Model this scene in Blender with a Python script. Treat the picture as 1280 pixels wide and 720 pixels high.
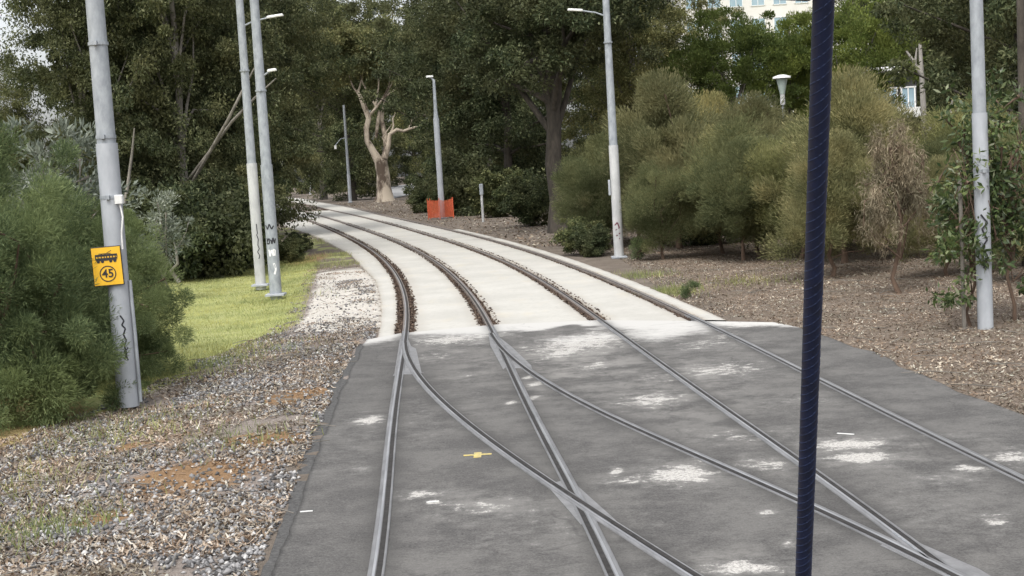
import bpy, math, random
import numpy as np
from mathutils import Vector, Matrix
for o in list(bpy.data.objects): bpy.data.objects.remove(o)
scn = bpy.context.scene
COL = scn.collection
R = math.radians

# ------------------------------------------------------------------ camera
FPX = 1700.0; PITCH = 0.0868; ROLL = 0.0588; CAMH = 2.602
_c, _s, _cp, _sp = math.cos(ROLL), math.sin(ROLL), math.cos(PITCH), math.sin(PITCH)
Xw = Vector((1, 0, 0)); Yc = Vector((0, _sp, _cp)); FW = Vector((0, _cp, -_sp))
RC = Xw * _c - Yc * _s; UC = Xw * _s + Yc * _c
cam = bpy.data.cameras.new('camera'); cam.sensor_width = 36; cam.lens = FPX / 1280 * 36
cam.clip_start = 0.05; cam.clip_end = 6000
co = bpy.data.objects.new('camera', cam); COL.objects.link(co)
m = Matrix.Identity(4)
for i in range(3):
    m[i][0] = RC[i]; m[i][1] = UC[i]; m[i][2] = -FW[i]
m[2][3] = CAMH
co.matrix_world = m
scn.camera = co

def ray(px, py):
    return RC * ((px - 640) / FPX) + UC * (-(py - 360) / FPX) + FW
def at(px, py, z=0.0):                      # where the line of sight meets the ground
    d = ray(px, py); t = (z - CAMH) / d.z
    return Vector((d.x * t, d.y * t, z))
def along(px, Y, z=0.0):                    # ground spot at forward distance Y seen in picture column px
    py = 300.0
    for _ in range(30):
        d = ray(px, py); t = Y / d.y
        zz = CAMH + d.z * t
        py += (zz - z) * FPX / Y
    return Vector((ray(px, py).x * Y / ray(px, py).y, Y, z))

# ------------------------------------------------------------------ world + sun + exposure
SUN_EL, SUN_AZ = R(58), R(200)
w = bpy.data.worlds.new('World'); scn.world = w; w.use_nodes = True
nt = w.node_tree; nt.nodes.clear()
sky = nt.nodes.new('ShaderNodeTexSky'); sky.sky_type = 'NISHITA'; sky.sun_disc = False
sky.sun_elevation = SUN_EL; sky.sun_rotation = SUN_AZ; sky.air_density = 1.0; sky.dust_density = 4.0; sky.ozone_density = 1.0
hs = nt.nodes.new('ShaderNodeHueSaturation'); hs.inputs['Saturation'].default_value = 0.22; hs.inputs['Value'].default_value = 2.1
tc = nt.nodes.new('ShaderNodeTexCoord'); nz = nt.nodes.new('ShaderNodeTexNoise'); nz.inputs['Scale'].default_value = 2.2; nz.inputs['Detail'].default_value = 6
rp = nt.nodes.new('ShaderNodeMapRange'); rp.inputs['From Min'].default_value = .35; rp.inputs['From Max'].default_value = .7; rp.inputs['To Min'].default_value = .85; rp.inputs['To Max'].default_value = 1.25
mu = nt.nodes.new('ShaderNodeVectorMath'); mu.operation = 'SCALE'
bg = nt.nodes.new('ShaderNodeBackground'); bg.inputs['Strength'].default_value = 0.14
ow = nt.nodes.new('ShaderNodeOutputWorld')
L = nt.links.new
L(sky.outputs[0], hs.inputs['Color']); L(tc.outputs['Generated'], nz.inputs['Vector']); L(nz.outputs['Fac'], rp.inputs['Value'])
L(hs.outputs[0], mu.inputs[0]); L(rp.outputs[0], mu.inputs['Scale']); L(mu.outputs[0], bg.inputs['Color']); L(bg.outputs[0], ow.inputs[0])
sl = bpy.data.lights.new('sun', 'SUN'); sl.energy = 1.3; sl.angle = R(14); sl.color = (1, .97, .92)
so = bpy.data.objects.new('sun', sl); COL.objects.link(so)
# direction the light comes from: azimuth SUN_AZ measured clockwise from +Y
sd = Vector((math.sin(SUN_AZ) * math.cos(SUN_EL), math.cos(SUN_AZ) * math.cos(SUN_EL), math.sin(SUN_EL)))
so.rotation_euler = sd.to_track_quat('Z', 'Y').to_euler()
scn.view_settings.view_transform = 'Standard'; scn.view_settings.look = 'None'
scn.view_settings.exposure = -0.05; scn.view_settings.gamma = 1; scn.view_settings.use_curve_mapping = False
scn.render.engine = 'CYCLES'

rng = np.random.default_rng(7)

# ------------------------------------------------------------------ helpers
def tag(o, label=None, cat=None, group=None, kind=None):
    if label: o['label'] = label
    if cat: o['category'] = cat
    if group: o['group'] = group
    if kind: o['kind'] = kind
    return o
def empty(name, loc, label=None, cat=None, group=None):
    o = bpy.data.objects.new(name, None); COL.objects.link(o); o.location = loc; o.empty_display_size = .2
    return tag(o, label, cat, group)
def mesh(name, V, F, mat, parent=None, smooth=False, attrs=None, link=True):
    V = np.asarray(V, dtype=np.float32).reshape(-1, 3)
    me = bpy.data.meshes.new(name)
    if isinstance(F, np.ndarray):
        n, k = F.shape
        me.vertices.add(len(V)); me.vertices.foreach_set('co', V.ravel())
        me.loops.add(n * k); me.loops.foreach_set('vertex_index', F.astype(np.int32).ravel())
        me.polygons.add(n); me.polygons.foreach_set('loop_start', np.arange(0, n * k, k, dtype=np.int32))
        me.update(calc_edges=True)
    else:
        me.from_pydata([tuple(map(float, v)) for v in V], [], [tuple(int(i) for i in f) for f in F]); me.update()
    if smooth: me.polygons.foreach_set('use_smooth', np.ones(len(me.polygons), dtype=bool))
    for an, av in (attrs or {}).items():
        a = me.color_attributes.new(an, 'FLOAT_COLOR', 'POINT')
        a.data.foreach_set('color', np.asarray(av, dtype=np.float32).ravel())
    if mat: me.materials.append(mat)
    o = bpy.data.objects.new(name, me)
    if link: COL.objects.link(o)
    if parent: o.parent = parent
    return o
class MB:
    def __init__(s): s.v = []; s.f = []
    def add(s, V, F):
        b = len(s.v); s.v += [tuple(x) for x in V]; s.f += [tuple(i + b for i in f) for f in F]
    def box(s, c, d, rot=None, bev=0.0):
        x, y, z = d[0] / 2, d[1] / 2, d[2] / 2
        if bev > 0:
            # chamfered box: octagonal plan
            b = bev; ring = [(x - b, y), (-x + b, y), (-x, y - b), (-x, -y + b), (-x + b, -y), (x - b, -y), (x, -y + b), (x, y - b)]
            V = [Vector((p[0], p[1], zz)) for zz in (-z, z - b) for p in ring] + [Vector((p[0] * (1 - b / x), p[1] * (1 - b / y), z)) for p in ring]
            F = [tuple(range(7, -1, -1)), tuple(range(16, 24))]
            for k in range(2):
                for i in range(8): F.append((k * 8 + i, k * 8 + (i + 1) % 8, k * 8 + 8 + (i + 1) % 8, k * 8 + 8 + i))
        else:
            V = [Vector((a * x, bb * y, cc * z)) for cc in (-1, 1) for a, bb in ((-1, -1), (1, -1), (1, 1), (-1, 1))]
            F = [(0, 3, 2, 1), (4, 5, 6, 7), (0, 1, 5, 4), (1, 2, 6, 5), (2, 3, 7, 6), (3, 0, 4, 7)]
        if rot is not None: V = [rot @ v for v in V]
        s.add([Vector(c) + v for v in V], F); return s
    def tube(s, pts, rad, n=10, cap=True):
        pts = [Vector(p) for p in pts]
        if not hasattr(rad, '__len__'): rad = [rad] * len(pts)
        V = []; F = []
        up = Vector((0.13, 0.2, 1)).normalized()
        for i, p in enumerate(pts):
            t = (pts[min(i + 1, len(pts) - 1)] - pts[max(i - 1, 0)]).normalized()
            a = t.cross(up if abs(t.dot(up)) < .97 else Vector((1, 0, 0))).normalized(); b = t.cross(a)
            if i == 0: a0 = a
            else:
                a = (a0 - t * a0.dot(t)).normalized(); b = t.cross(a); a0 = a
            for k in range(n):
                th = 2 * math.pi * k / n; V.append(p + (a * math.cos(th) + b * math.sin(th)) * rad[i])
        for i in range(len(pts) - 1):
            for k in range(n): F.append((i * n + k, i * n + (k + 1) % n, (i + 1) * n + (k + 1) % n, (i + 1) * n + k))
        if cap:      # caps get their own vertices so smooth shading stays on the sides
            q = len(V); V += V[:n] + V[(len(pts) - 1) * n:len(pts) * n]; F.append(tuple(range(q + n - 1, q - 1, -1))); F.append(tuple(range(q + n, q + 2 * n)))
        s.add(V, F); return s
    def build(s, name, mat, parent=None, smooth=False): return mesh(name, np.array(s.v), s.f, mat, parent, smooth)

# ---- materials
def newmat(name):
    m = bpy.data.materials.new(name); m.use_nodes = True; t = m.node_tree
    return m, t, t.nodes['Principled BSDF']
def N(t, ty, **kw):
    n = t.nodes.new(ty)
    for k, v in kw.items():
        if k in n.inputs: n.inputs[k].default_value = v
        else: setattr(n, k, v)
    return n
def ramp(t, stops, interp='LINEAR'):
    n = t.nodes.new('ShaderNodeValToRGB'); e = n.color_ramp; e.interpolation = interp
    while len(e.elements) < len(stops): e.elements.new(.5)
    for el, (p, c) in zip(e.elements, stops): el.position = p; el.color = (*c, 1)
    return n
def mixc(t, fac, a, b, mode='MIX'):
    n = t.nodes.new('ShaderNodeMix'); n.data_type = 'RGBA'; n.blend_type = mode
    for s, v in ((0, fac), (6, a), (7, b)):
        if isinstance(v, bpy.types.NodeSocket): t.links.new(v, n.inputs[s])
        elif isinstance(v, (int, float)): n.inputs[s].default_value = v
        else: n.inputs[s].default_value = (*v, 1)
    return n.outputs[2]
def math_(t, op, a, b=0.0, c=0.0, clamp=False):
    n = t.nodes.new('ShaderNodeMath'); n.operation = op; n.use_clamp = clamp
    for s, v in ((0, a), (1, b), (2, c)):
        if isinstance(v, bpy.types.NodeSocket): t.links.new(v, n.inputs[s])
        else: n.inputs[s].default_value = v
    return n.outputs[0]
def noise(t, scale, detail=4, rough=.6, vec=None, stretch=None):
    n = N(t, 'ShaderNodeTexNoise', Scale=scale, Detail=detail, Roughness=rough)
    src = vec
    if src is None:
        src = t.nodes.new('ShaderNodeTexCoord').outputs['Object']
    if stretch:
        mp = t.nodes.new('ShaderNodeMapping'); mp.inputs['Scale'].default_value = stretch
        t.links.new(src, mp.inputs['Vector']); src = mp.outputs[0]
    t.links.new(src, n.inputs['Vector'])
    return n.outputs['Fac']
def simple(name, c1, c2=None, rough=.8, scale=6, metal=0, bump=0.0, bscale=40, detail=6, stretch=None, lo=.35, hi=.65):
    m, t, b = newmat(name)
    if c2:
        n = noise(t, scale, detail, .65, stretch=stretch); rr = ramp(t, [(lo, c1), (hi, c2)])
        t.links.new(n, rr.inputs[0]); t.links.new(rr.outputs[0], b.inputs['Base Color'])
    else: b.inputs['Base Color'].default_value = (*c1, 1)
    b.inputs['Roughness'].default_value = rough; b.inputs['Metallic'].default_value = metal
    if bump:
        bp = N(t, 'ShaderNodeBump', Strength=bump, Distance=.02); t.links.new(noise(t, bscale, 5), bp.inputs['Height']); t.links.new(bp.outputs[0], b.inputs['Normal'])
    return m
def island(name, stops, rough=.8, patch=None, trans=0.0, spec=.2):
    """every leaf, stone or blade takes its own colour; patch = (scale, colour, amount)"""
    m, t, b = newmat(name)
    g = t.nodes.new('ShaderNodeNewGeometry'); rr = ramp(t, stops); t.links.new(g.outputs['Random Per Island'], rr.inputs[0])
    c = rr.outputs[0]
    if patch:
        n = noise(t, patch[0], 3); f = N(t, 'ShaderNodeMapRange'); f.inputs['From Min'].default_value = .42; f.inputs['From Max'].default_value = .62; f.inputs['To Max'].default_value = patch[2]
        t.links.new(n, f.inputs['Value']); c = mixc(t, f.outputs[0], c, patch[1])
    if trans:
        oi = t.nodes.new('ShaderNodeObjectInfo'); vr = ramp(t, [(0, (.70, .74, .74)), (.5, (1, 1, 1)), (1, (1.5, 1.42, 1.25))]); t.links.new(oi.outputs['Random'], vr.inputs[0])
        nn = noise(t, .9, 2); nr_ = ramp(t, [(.38, (.72, .76, .72)), (.62, (1.25, 1.22, 1.15))]); t.links.new(nn, nr_.inputs[0])
        c = mixc(t, 1.0, mixc(t, 1.0, c, vr.outputs[0], 'MULTIPLY'), nr_.outputs[0], 'MULTIPLY')
    t.links.new(c, b.inputs['Base Color']); b.inputs['Roughness'].default_value = rough
    b.inputs['Specular IOR Level'].default_value = spec
    if trans:
        tr = N(t, 'ShaderNodeBsdfTranslucent'); t.links.new(c, tr.inputs['Color']); mx = N(t, 'ShaderNodeMixShader', Fac=trans)
        t.links.new(b.outputs[0], mx.inputs[1]); t.links.new(tr.outputs[0], mx.inputs[2]); t.links.new(mx.outputs[0], t.nodes['Material Output'].inputs[0])
    return m

M = {}
M['leaf_dark'] = island('dark leaves', [(0, (.030, .042, .022)), (.4, (.058, .076, .036)), (.8, (.112, .130, .062)), (1, (.21, .225, .13))], .65, (.35, (.092, .088, .040), .6), .3, .2)
M['leaf_mid'] = island('olive leaves', [(0, (.045, .058, .030)), (.45, (.090, .106, .050)), (.8, (.155, .168, .080)), (1, (.27, .275, .16))], .65, (.5, (.15, .135, .060), .5), .35, .2)
M['leaf_light'] = island('light green leaves', [(0, (.060, .090, .025)), (.5, (.095, .130, .035)), (1, (.15, .18, .06))], .6, (.6, (.13, .16, .045), .5), .3)
M['needle_olive'] = island('olive needles', [(0, (.10, .108, .055)), (.5, (.19, .192, .098)), (1, (.33, .32, .18))], .75, (.45, (.27, .24, .13), .6), .45, .1)
M['needle_dull'] = island('dull green needles', [(0, (.085, .100, .052)), (.5, (.155, .170, .085)), (1, (.28, .29, .15))], .75, (.6, (.20, .20, .10), .6), .45, .1)
M['needle_green'] = island('green needles', [(0, (.10, .135, .070)), (.5, (.18, .23, .115)), (1, (.31, .36, .18))], .7, (1.1, (.22, .26, .105), .6), .45, .15)
M['needle_brown'] = island('dead brown needles', [(0, (.20, .155, .11)), (.5, (.33, .265, .19)), (1, (.48, .40, .30))], .85, None, .25, .05)
M['leaf_silver'] = island('silver leaves', [(0, (.12, .14, .11)), (.6, (.22, .24, .20)), (1, (.35, .37, .33))], .6, None, .2, .2)
M['leaf_sap'] = island('glossy sapling leaves', [(0, (.035, .058, .022)), (.5, (.065, .098, .034)), (.9, (.12, .15, .055)), (1, (.28, .30, .22))], .45, None, .25, .4)
M['bark_dark'] = simple('dark bark', (.035, .030, .024), (.085, .072, .058), .95, 5, bump=.6, bscale=12, stretch=(1, 1, .3))
M['bark_brown'] = simple('brown bark', (.07, .045, .03), (.15, .10, .07), .95, 6, bump=.5, bscale=14, stretch=(1, 1, .3))
M['bark_grey'] = simple('grey bark', (.11, .10, .085), (.24, .22, .19), .95, 4, bump=.5, bscale=12, stretch=(1, 1, .25))
M['bark_pale'] = simple('pale peeling bark', (.085, .062, .045), (.42, .36, .285), .95, .75, bump=1, bscale=2.5, stretch=(1, 1, .5), lo=.43, hi=.55)
M['bark_wan'] = simple('smooth wan bark', (.24, .225, .20), (.40, .375, .34), .9, 3, stretch=(1, 1, .3))
M['galv'] = simple('galvanised steel', (.22, .24, .26), (.34, .365, .385), .6, 9, 0, stretch=(1, 1, .5))
M['sleeve'] = simple('pale painted pole sleeve', (.30, .32, .345), (.39, .41, .435), .6, 5, 0, stretch=(1, 1, .4))
M['sleeve_white'] = simple('chalky white pole sleeve', (.36, .365, .365), (.50, .505, .50), .8, 5, 0, stretch=(1, 1, .4))
M['black'] = simple('black plastic', (.012, .012, .014), None, .5)
M['ink'] = simple('black spray paint', (.02, .02, .025), None, .7)
M['redink'] = simple('purple spray paint', (.12, .03, .05), None, .7)
M['whiteink'] = simple('white spray paint', (.75, .75, .75), None, .7)
M['white'] = simple('white plastic', (.62, .62, .60), (.72, .72, .70), .5, 8)
M['yellow'] = simple('yellow sign face', (.72, .40, .015), (.80, .47, .03), .45, 5)
M['orange'] = simple('orange plastic mesh', (.62, .13, .05), (.48, .09, .04), .6, 5)

# ------------------------------------------------------------------ rails: surveyed as curvature profiles (metres)
RAILP = {"A": ([-0.98967, 8.48618, 0.04555, 0.01075, -0.00384, 0.00538, 0.00318, 0.00035, 0.00099, -0.0005, -0.00051, -0.00052, -0.00052], 260),
 "B": ([0.54882, 8.22794, 0.04988, 0.01104, -0.00317, 0.00428, 0.00345, 0.00022, 0.00068, -0.00069, 0.00091, 0.00091, 0.00091], 260),
 "C": ([2.09148, -3.44924, -0.16434, 0.02223, 0.02205, -0.00208, 0.0051, 0.00035, 0.0008, -0.00058, 0.00147, 0.00147, 0.00147], 270),
 "D": ([4.97718, 0.79693, 0.17295, -0.01329, -0.00906, 0.00253, 0.00334, 0.00092, -0.00077, 0.00111, -0.00091, 0.00202, -0.00179], 270),
 "E": ([2.83944, 1.76643, 0.20825, 0.02076, 0.02397, 0.00174, -0.01404, -0.02615, -0.0269], 28),
 "F": ([3.45452, 3.46421, 0.1783, -0.00314, 0.00555, 0.02868, -0.02604, -0.02216, -0.02216], 28)}
def railcurve(k):
    p, Ln = RAILP[k]; x0, y0, a0 = p[:3]; kk = p[3:]
    n = int(Ln / .25); s = np.linspace(0, Ln, n); kn = np.linspace(0, 1, len(kk)) ** 1.8 * Ln
    a = a0 + np.cumsum(np.interp(s, kn, kk)) * (s[1] - s[0]); ds = s[1] - s[0]
    c = np.c_[x0 + np.cumsum(-np.sin(a)) * ds, y0 + np.cumsum(np.cos(a)) * ds]
    # run on behind the tram so the rail does not stop at the picture's edge
    if c[0, 1] > -12:
        d = c[0] - c[1]; d /= np.linalg.norm(d); nb = int((c[0, 1] + 14) / .5)
        c = np.vstack([c[0] + d * .5 * np.arange(nb, 0, -1)[:, None], c])
    return c
RC_ = {k: railcurve(k) for k in 'ABCDEF'}
RC_['E'] = RC_['E'][RC_['E'][:, 1] < 21.2]; RC_['F'] = RC_['F'][RC_['F'][:, 1] < 21.8]
def RX(k, y): return np.interp(y, RC_[k][:, 1], RC_[k][:, 0])
def offs(c, d):
    t = np.gradient(c, axis=0); t /= np.linalg.norm(t, axis=1)[:, None]
    return c + d * np.c_[t[:, 1], -t[:, 0]]
def sweep(c, prof, z0=0.0):
    """prof = [(offset, z)...] open strip swept along c"""
    V = []
    for d, z in prof:
        o = offs(c, d); V.append(np.c_[o, np.full(len(o), z + z0)])
    V = np.array(V); k, n = V.shape[:2]; V = V.reshape(-1, 3)
    F = []
    i = np.arange(n - 1)
    for j in range(k - 1): F.append(np.c_[j * n + i, (j + 1) * n + i, (j + 1) * n + i + 1, j * n + i + 1])
    return V, np.vstack(F)

# front edge of the concrete and side edges of the asphalt, as seen from above
FE = np.array([(-3.5, 20.6), (-2.37, 21.9), (-1.9, 22.5), (-.31, 22.95), (1.44, 22.7), (3.04, 21.7), (4.12, 20.95), (6, 19.8)])
def yf(x): return np.interp(x, FE[:, 0], FE[:, 1])
AL = np.array([(-20, -1.45), (0, -1.5), (8.9, -1.71), (12.8, -1.96), (16.6, -2.19), (21.9, -2.40), (24, -2.45)])
AR = np.array([(-20, 6.4), (0, 5.9), (9, 5.2), (12.8, 4.80), (13.8, 4.70), (15.1, 4.62), (16.9, 4.58), (19.0, 4.45), (20.2, 4.25), (21.2, 3.95), (22.2, 3.4), (24, 3.2)])
SL = np.array([(21, -2.2), (22.8, -2.27), (27.9, -2.72), (34.6, -3.47), (47, -5.5), (63.5, -8.9), (91, -15.5)])
def slabL(y): return np.where(y < 91, np.interp(y, SL[:, 0], SL[:, 1]), RX('A', y) - .8)
def slabR(y): return RX('D', y) + .38

# ------------------------------------------------------------------ ground sheet
def vnoise(x, y, sc, seed=0):
    xs, ys = x * sc + seed * 17.3, y * sc + seed * 5.1
    xi, yi = np.floor(xs).astype(int), np.floor(ys).astype(int); fx, fy = xs - xi, ys - yi
    fx = fx * fx * (3 - 2 * fx); fy = fy * fy * (3 - 2 * fy)
    def h(a, b):
        v = np.sin(a * 127.1 + b * 311.7 + seed * 74.7) * 43758.5453; return v - np.floor(v)
    return (h(xi, yi) * (1 - fx) + h(xi + 1, yi) * fx) * (1 - fy) + (h(xi, yi + 1) * (1 - fx) + h(xi + 1, yi + 1) * fx) * fy
def fbm(x, y, sc, seed=0): return (vnoise(x, y, sc, seed) + .5 * vnoise(x, y, sc * 2.1, seed + 1) + .25 * vnoise(x, y, sc * 4.3, seed + 2)) / 1.75
def sm(a, b, x):
    t = np.clip((x - a) / (b - a), 0, 1); return t * t * (3 - 2 * t)
GB = np.array([(5, -6.3), (12, -5.9), (14.9, -5.7), (17.1, -5.1), (19.7, -4.85), (22, -4.45), (25.6, -4.1), (33, -5.0), (42.7, -6.1), (70, -10.8), (91, -16.5), (200, -45)])
def grass_edge(y): return np.interp(y, GB[:, 0], GB[:, 1])
def inpoly(x, y, poly):
    r = np.zeros(x.shape, bool); n = len(poly)
    for i in range(n):
        x1, y1 = poly[i][:2]; x2, y2 = poly[(i + 1) % n][:2]
        c = ((y1 > y) != (y2 > y)) & (x < (x2 - x1) * (y - y1) / (y2 - y1 + 1e-12) + x1); r ^= c
    return r
def gz(x, y):
    under = (x > slabL(y) + .02) & (x < slabR(y) - .02) & (y > 21)
    undera = (x > np.interp(y, AL[:, 0], AL[:, 1]) + .12) & (x < np.interp(y, AR[:, 0], AR[:, 1]) - .03) & (y < 23)
    z = -.015 + .05 * (fbm(x, y, .5, 3) - .55) + .02 * (fbm(x, y, 3, 5) - .5)
    z = z - .10 * sm(.2, 3, slabL(y) - x) * (x < 0)
    z = z + .0 * x
    # the mulch bank right of the track swells a little, the far bank on the right climbs
    z = z + .10 * sm(1, 5, x - np.maximum(slabR(y), 4.6)) + 3.2 * sm(14, 60, x) * sm(40, 100, y)
    z = np.where(under | undera, -.11, z)
    return z
xs = np.concatenate([-np.geomspace(3000, 16, 40), np.arange(-15, -8, .3), np.arange(-8, 10, .09), np.arange(10, 18, .3), np.geomspace(18, 3000, 40)])
ys = np.concatenate([-np.geomspace(300, 8, 12), np.arange(-6, 6, 1), np.arange(6, 30, .10), np.arange(30, 50, .2), np.arange(50, 100, .7), np.geomspace(100, 4000, 60)])
GX, GY = np.meshgrid(xs, ys); gx, gy = GX.ravel(), GY.ravel()
left = gx < slabL(gy)
ge = grass_edge(gy) + .35 * (fbm(gx, gy, 1.2, 9) - .5)
mg = sm(-.25, .25, ge - gx) * left
mgrass = mg * sm(15.5, 17.8, gy + 1.5 * (fbm(gx, gy, .8, 4) - .5) + 1.6 * np.clip(gx + 5, -3, 0)) * (1 - .85 * sm(40, 60, gy))
mgrass = np.maximum(mgrass, .9 * sm(18, 26, gx) * sm(55, 80, gy))
mgrass = np.maximum(mgrass, .6 * np.exp(-(((gx + 4.6) / .5) ** 2 + ((gy - 10.6) / .5) ** 2)))
mstraw = mg * (1 - sm(16.5, 18.5, gy + 1.6 * np.clip(gx + 5, -3, 0)))
msand = left * sm(23, 24.5, gy) * (1 - sm(36, 44, gy)) * (1 - sm(1.0, 2.0, slabL(gy) - gx)) * (gx < 0)
mgrav = left * (1 - mg) * (1 - sm(34, 42, gy))
RUST = ((245, 592, .70, .95), (330, 548, .55, .55), (370, 492, .5, .7), (165, 548, .22, .3), (130, 640, .3, .3))
mrust = np.zeros_like(gx)
for px, py, rx, ry in RUST:
    p = at(px, py); mrust = np.maximum(mrust, np.exp(-(((gx - p.x) / rx) ** 2 + ((gy - p.y) / ry) ** 2) ** 1.2))
mrust *= .5 + fbm(gx, gy, 3, 8)
for px, py, rx, ry in ((385, 322, 1.0, 4), (362, 318, .5, 2)):
    p = at(px, py); mrust = np.maximum(mrust, .75 * np.exp(-(((gx - p.x) / rx) ** 2 + ((gy - p.y) / ry) ** 2)))
mgrass = np.maximum(mgrass, left * .55 * sm(40, 44, gy) * (1 - sm(75, 95, gy)) * (fbm(gx, gy, .9, 41) > .45))
mlit = sm(2.5, 5, gx) * (1 - sm(34, 50, gy))
pale = np.zeros_like(gx)
for px, py, rx, ry in ((600, 258, 1.5, 6), (540, 268, 1, 5), (652, 266, 1, 3), (890, 350, .8, 1.6)):
    p = at(px, py); pale = np.maximum(pale, np.exp(-(((gx - p.x) / rx) ** 2 + ((gy - p.y) / ry) ** 2)))
one = np.ones_like(gx)
att = {'ma': np.c_[mgrass, mgrav, msand, one], 'mb': np.c_[np.clip(mrust, 0, 1), mlit, mstraw, one]}
V = np.c_[gx, gy, gz(gx, gy)]
ny, nx = GX.shape; ii, jj = np.meshgrid(np.arange(ny - 1), np.arange(nx - 1), indexing='ij'); b0 = (ii * nx + jj).ravel()
F = np.c_[b0, b0 + 1, b0 + nx + 1, b0 + nx]
gm, t, b = newmat('ground')
a1 = N(t, 'ShaderNodeAttribute', attribute_name='ma'); a2 = N(t, 'ShaderNodeAttribute', attribute_name='mb')
s1 = N(t, 'ShaderNodeSeparateColor'); s2 = N(t, 'ShaderNodeSeparateColor'); t.links.new(a1.outputs['Color'], s1.inputs[0]); t.links.new(a2.outputs['Color'], s2.inputs[0])
nb = noise(t, 1.1, 8, .7); nf = noise(t, 14, 6, .75); nff = noise(t, 60, 4, .8)
def rr(nn, st):
    r_ = ramp(t, st); t.links.new(nn, r_.inputs[0]); return r_.outputs[0]
def brk(m_, nn, k=.7):
    x = math_(t, 'ADD', m_, math_(t, 'MULTIPLY', math_(t, 'SUBTRACT', nn, .5), k)); y = N(t, 'ShaderNodeMapRange', interpolation_type='SMOOTHSTEP')
    y.inputs['From Min'].default_value = .35; y.inputs['From Max'].default_value = .65; t.links.new(x, y.inputs['Value']); return y.outputs[0]
mulch = mixc(t, nf, rr(nb, [(.38, (.085, .070, .058)), (.62, (.21, .175, .145))]), (.17, .145, .12))
litter = mixc(t, nff, rr(nf, [(.38, (.085, .066, .052)), (.5, (.17, .135, .105)), (.65, (.29, .24, .195))]), (.19, .155, .125))
grav = mixc(t, nff, rr(nf, [(.3, (.10, .085, .075)), (.5, (.22, .195, .18)), (.72, (.42, .39, .36))]), (.24, .20, .17))
sand = rr(nf, [(.3, (.30, .27, .23)), (.55, (.56, .53, .48)), (.75, (.66, .64, .60))])
grass = mixc(t, nf, rr(nb, [(.38, (.18, .21, .085)), (.5, (.30, .34, .14)), (.64, (.43, .44, .22))]), (.28, .28, .11))
straw = rr(nf, [(.3, (.26, .19, .08)), (.7, (.42, .33, .17))])
rust = rr(nf, [(.3, (.16, .10, .055)), (.7, (.31, .20, .115))])
c = mixc(t, brk(s2.outputs[1], nb), mulch, litter)
c = mixc(t, brk(s1.outputs[1], nf), c, grav)
c = mixc(t, brk(s2.outputs[2], nf), c, straw)
c = mixc(t, brk(s1.outputs[0], nb, .5), c, grass)
c = mixc(t, brk(s1.outputs[2], nb, .9), c, sand)
c = mixc(t, brk(s2.outputs[0], nf, .8), c, rust)
t.links.new(c, b.inputs['Base Color']); b.inputs['Roughness'].default_value = 1; b.inputs['Specular IOR Level'].default_value = .1
bp = N(t, 'ShaderNodeBump', Strength=.8, Distance=.04); t.links.new(nf, bp.inputs['Height']); t.links.new(bp.outputs[0], b.inputs['Normal'])
tag(mesh('ground', V, F, gm, smooth=True, attrs=att), kind='structure')

# ------------------------------------------------------------------ asphalt crossing
ay = np.concatenate([np.arange(-14, 7.5, .5), np.arange(7.5, 24, .045)]); na = 150
rows = []
for y in ay:
    u = np.linspace(0, 1, na); xl = np.interp(y, AL[:, 0], AL[:, 1]) + .05 * (vnoise(np.array([0.]), np.array([y]), 2.2, 2)[0] - .5) + .02 * (vnoise(np.array([0.]), np.array([y]), 9, 2)[0] - .5)
    xr = np.interp(y, AR[:, 0], AR[:, 1]) + .12 * (vnoise(np.array([3.]), np.array([y]), 1.6, 4)[0] - .5)
    rows.append(np.c_[xl + u * (xr - xl), np.full(na, y)])
A_ = np.array(rows); nr = len(ay); axy = A_.reshape(-1, 2)
d = yf(axy[:, 0]) - axy[:, 1]
snap = (d < 0) & (d > -.3)
ax, ayy = axy[:, 0], np.where(d < 0, yf(axy[:, 0]) + 0 * d, axy[:, 1])
stain = np.zeros_like(ax)
ST = [(463, 525, 18, 5, 1), (815, 500, 42, 9, .7), (852, 593, 46, 11, 1), (790, 601, 30, 6, .6), (1062, 555, 48, 7, 1), (1075, 572, 42, 7, 1), (1215, 586, 26, 4, 1), (1262, 572, 30, 10, .75),
 (1243, 652, 16, 8, .7), (905, 420, 16, 5, .6), (730, 428, 60, 14, .8), (925, 710, 55, 9, .9), (600, 634, 60, 9, .5), (525, 618, 26, 5, .8), (541, 628, 8, 3, 1), (666, 497, 7, 3, 1), (640, 503, 7, 3, .8),
 (705, 440, 24, 9, .8), (745, 457, 15, 6, .7), (873, 576, 15, 5, .6), (958, 580, 40, 8, .6), (900, 462, 60, 10, .6), (880, 430, 40, 8, .5), (670, 480, 8, 4, 1), (660, 472, 8, 3, .9), (770, 590, 8, 6, .8), (958, 640, 12, 4, .8), (985, 678, 4, 6, .7),
 (450, 585, 20, 4, .4), (1175, 600, 35, 6, .45), (930, 545, 60, 8, .45), (600, 420, 30, 5, .7), (560, 425, 40, 6, .8), (545, 445, 30, 6, .4), (585, 470, 20, 5, .3), (640, 640, 30, 6, .4), (830, 470, 40, 7, .4), (1010, 500, 40, 6, .4), (1180, 545, 40, 4, .4), (940, 404, 34, 4, 1.3), (905, 403, 30, 3, 1.2), (485, 535, 60, 30, .12), (1150, 640, 60, 20, .15), (700, 660, 80, 20, .15)]
wob = (fbm(ax, ayy, 3.5, 11) - .5)
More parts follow.
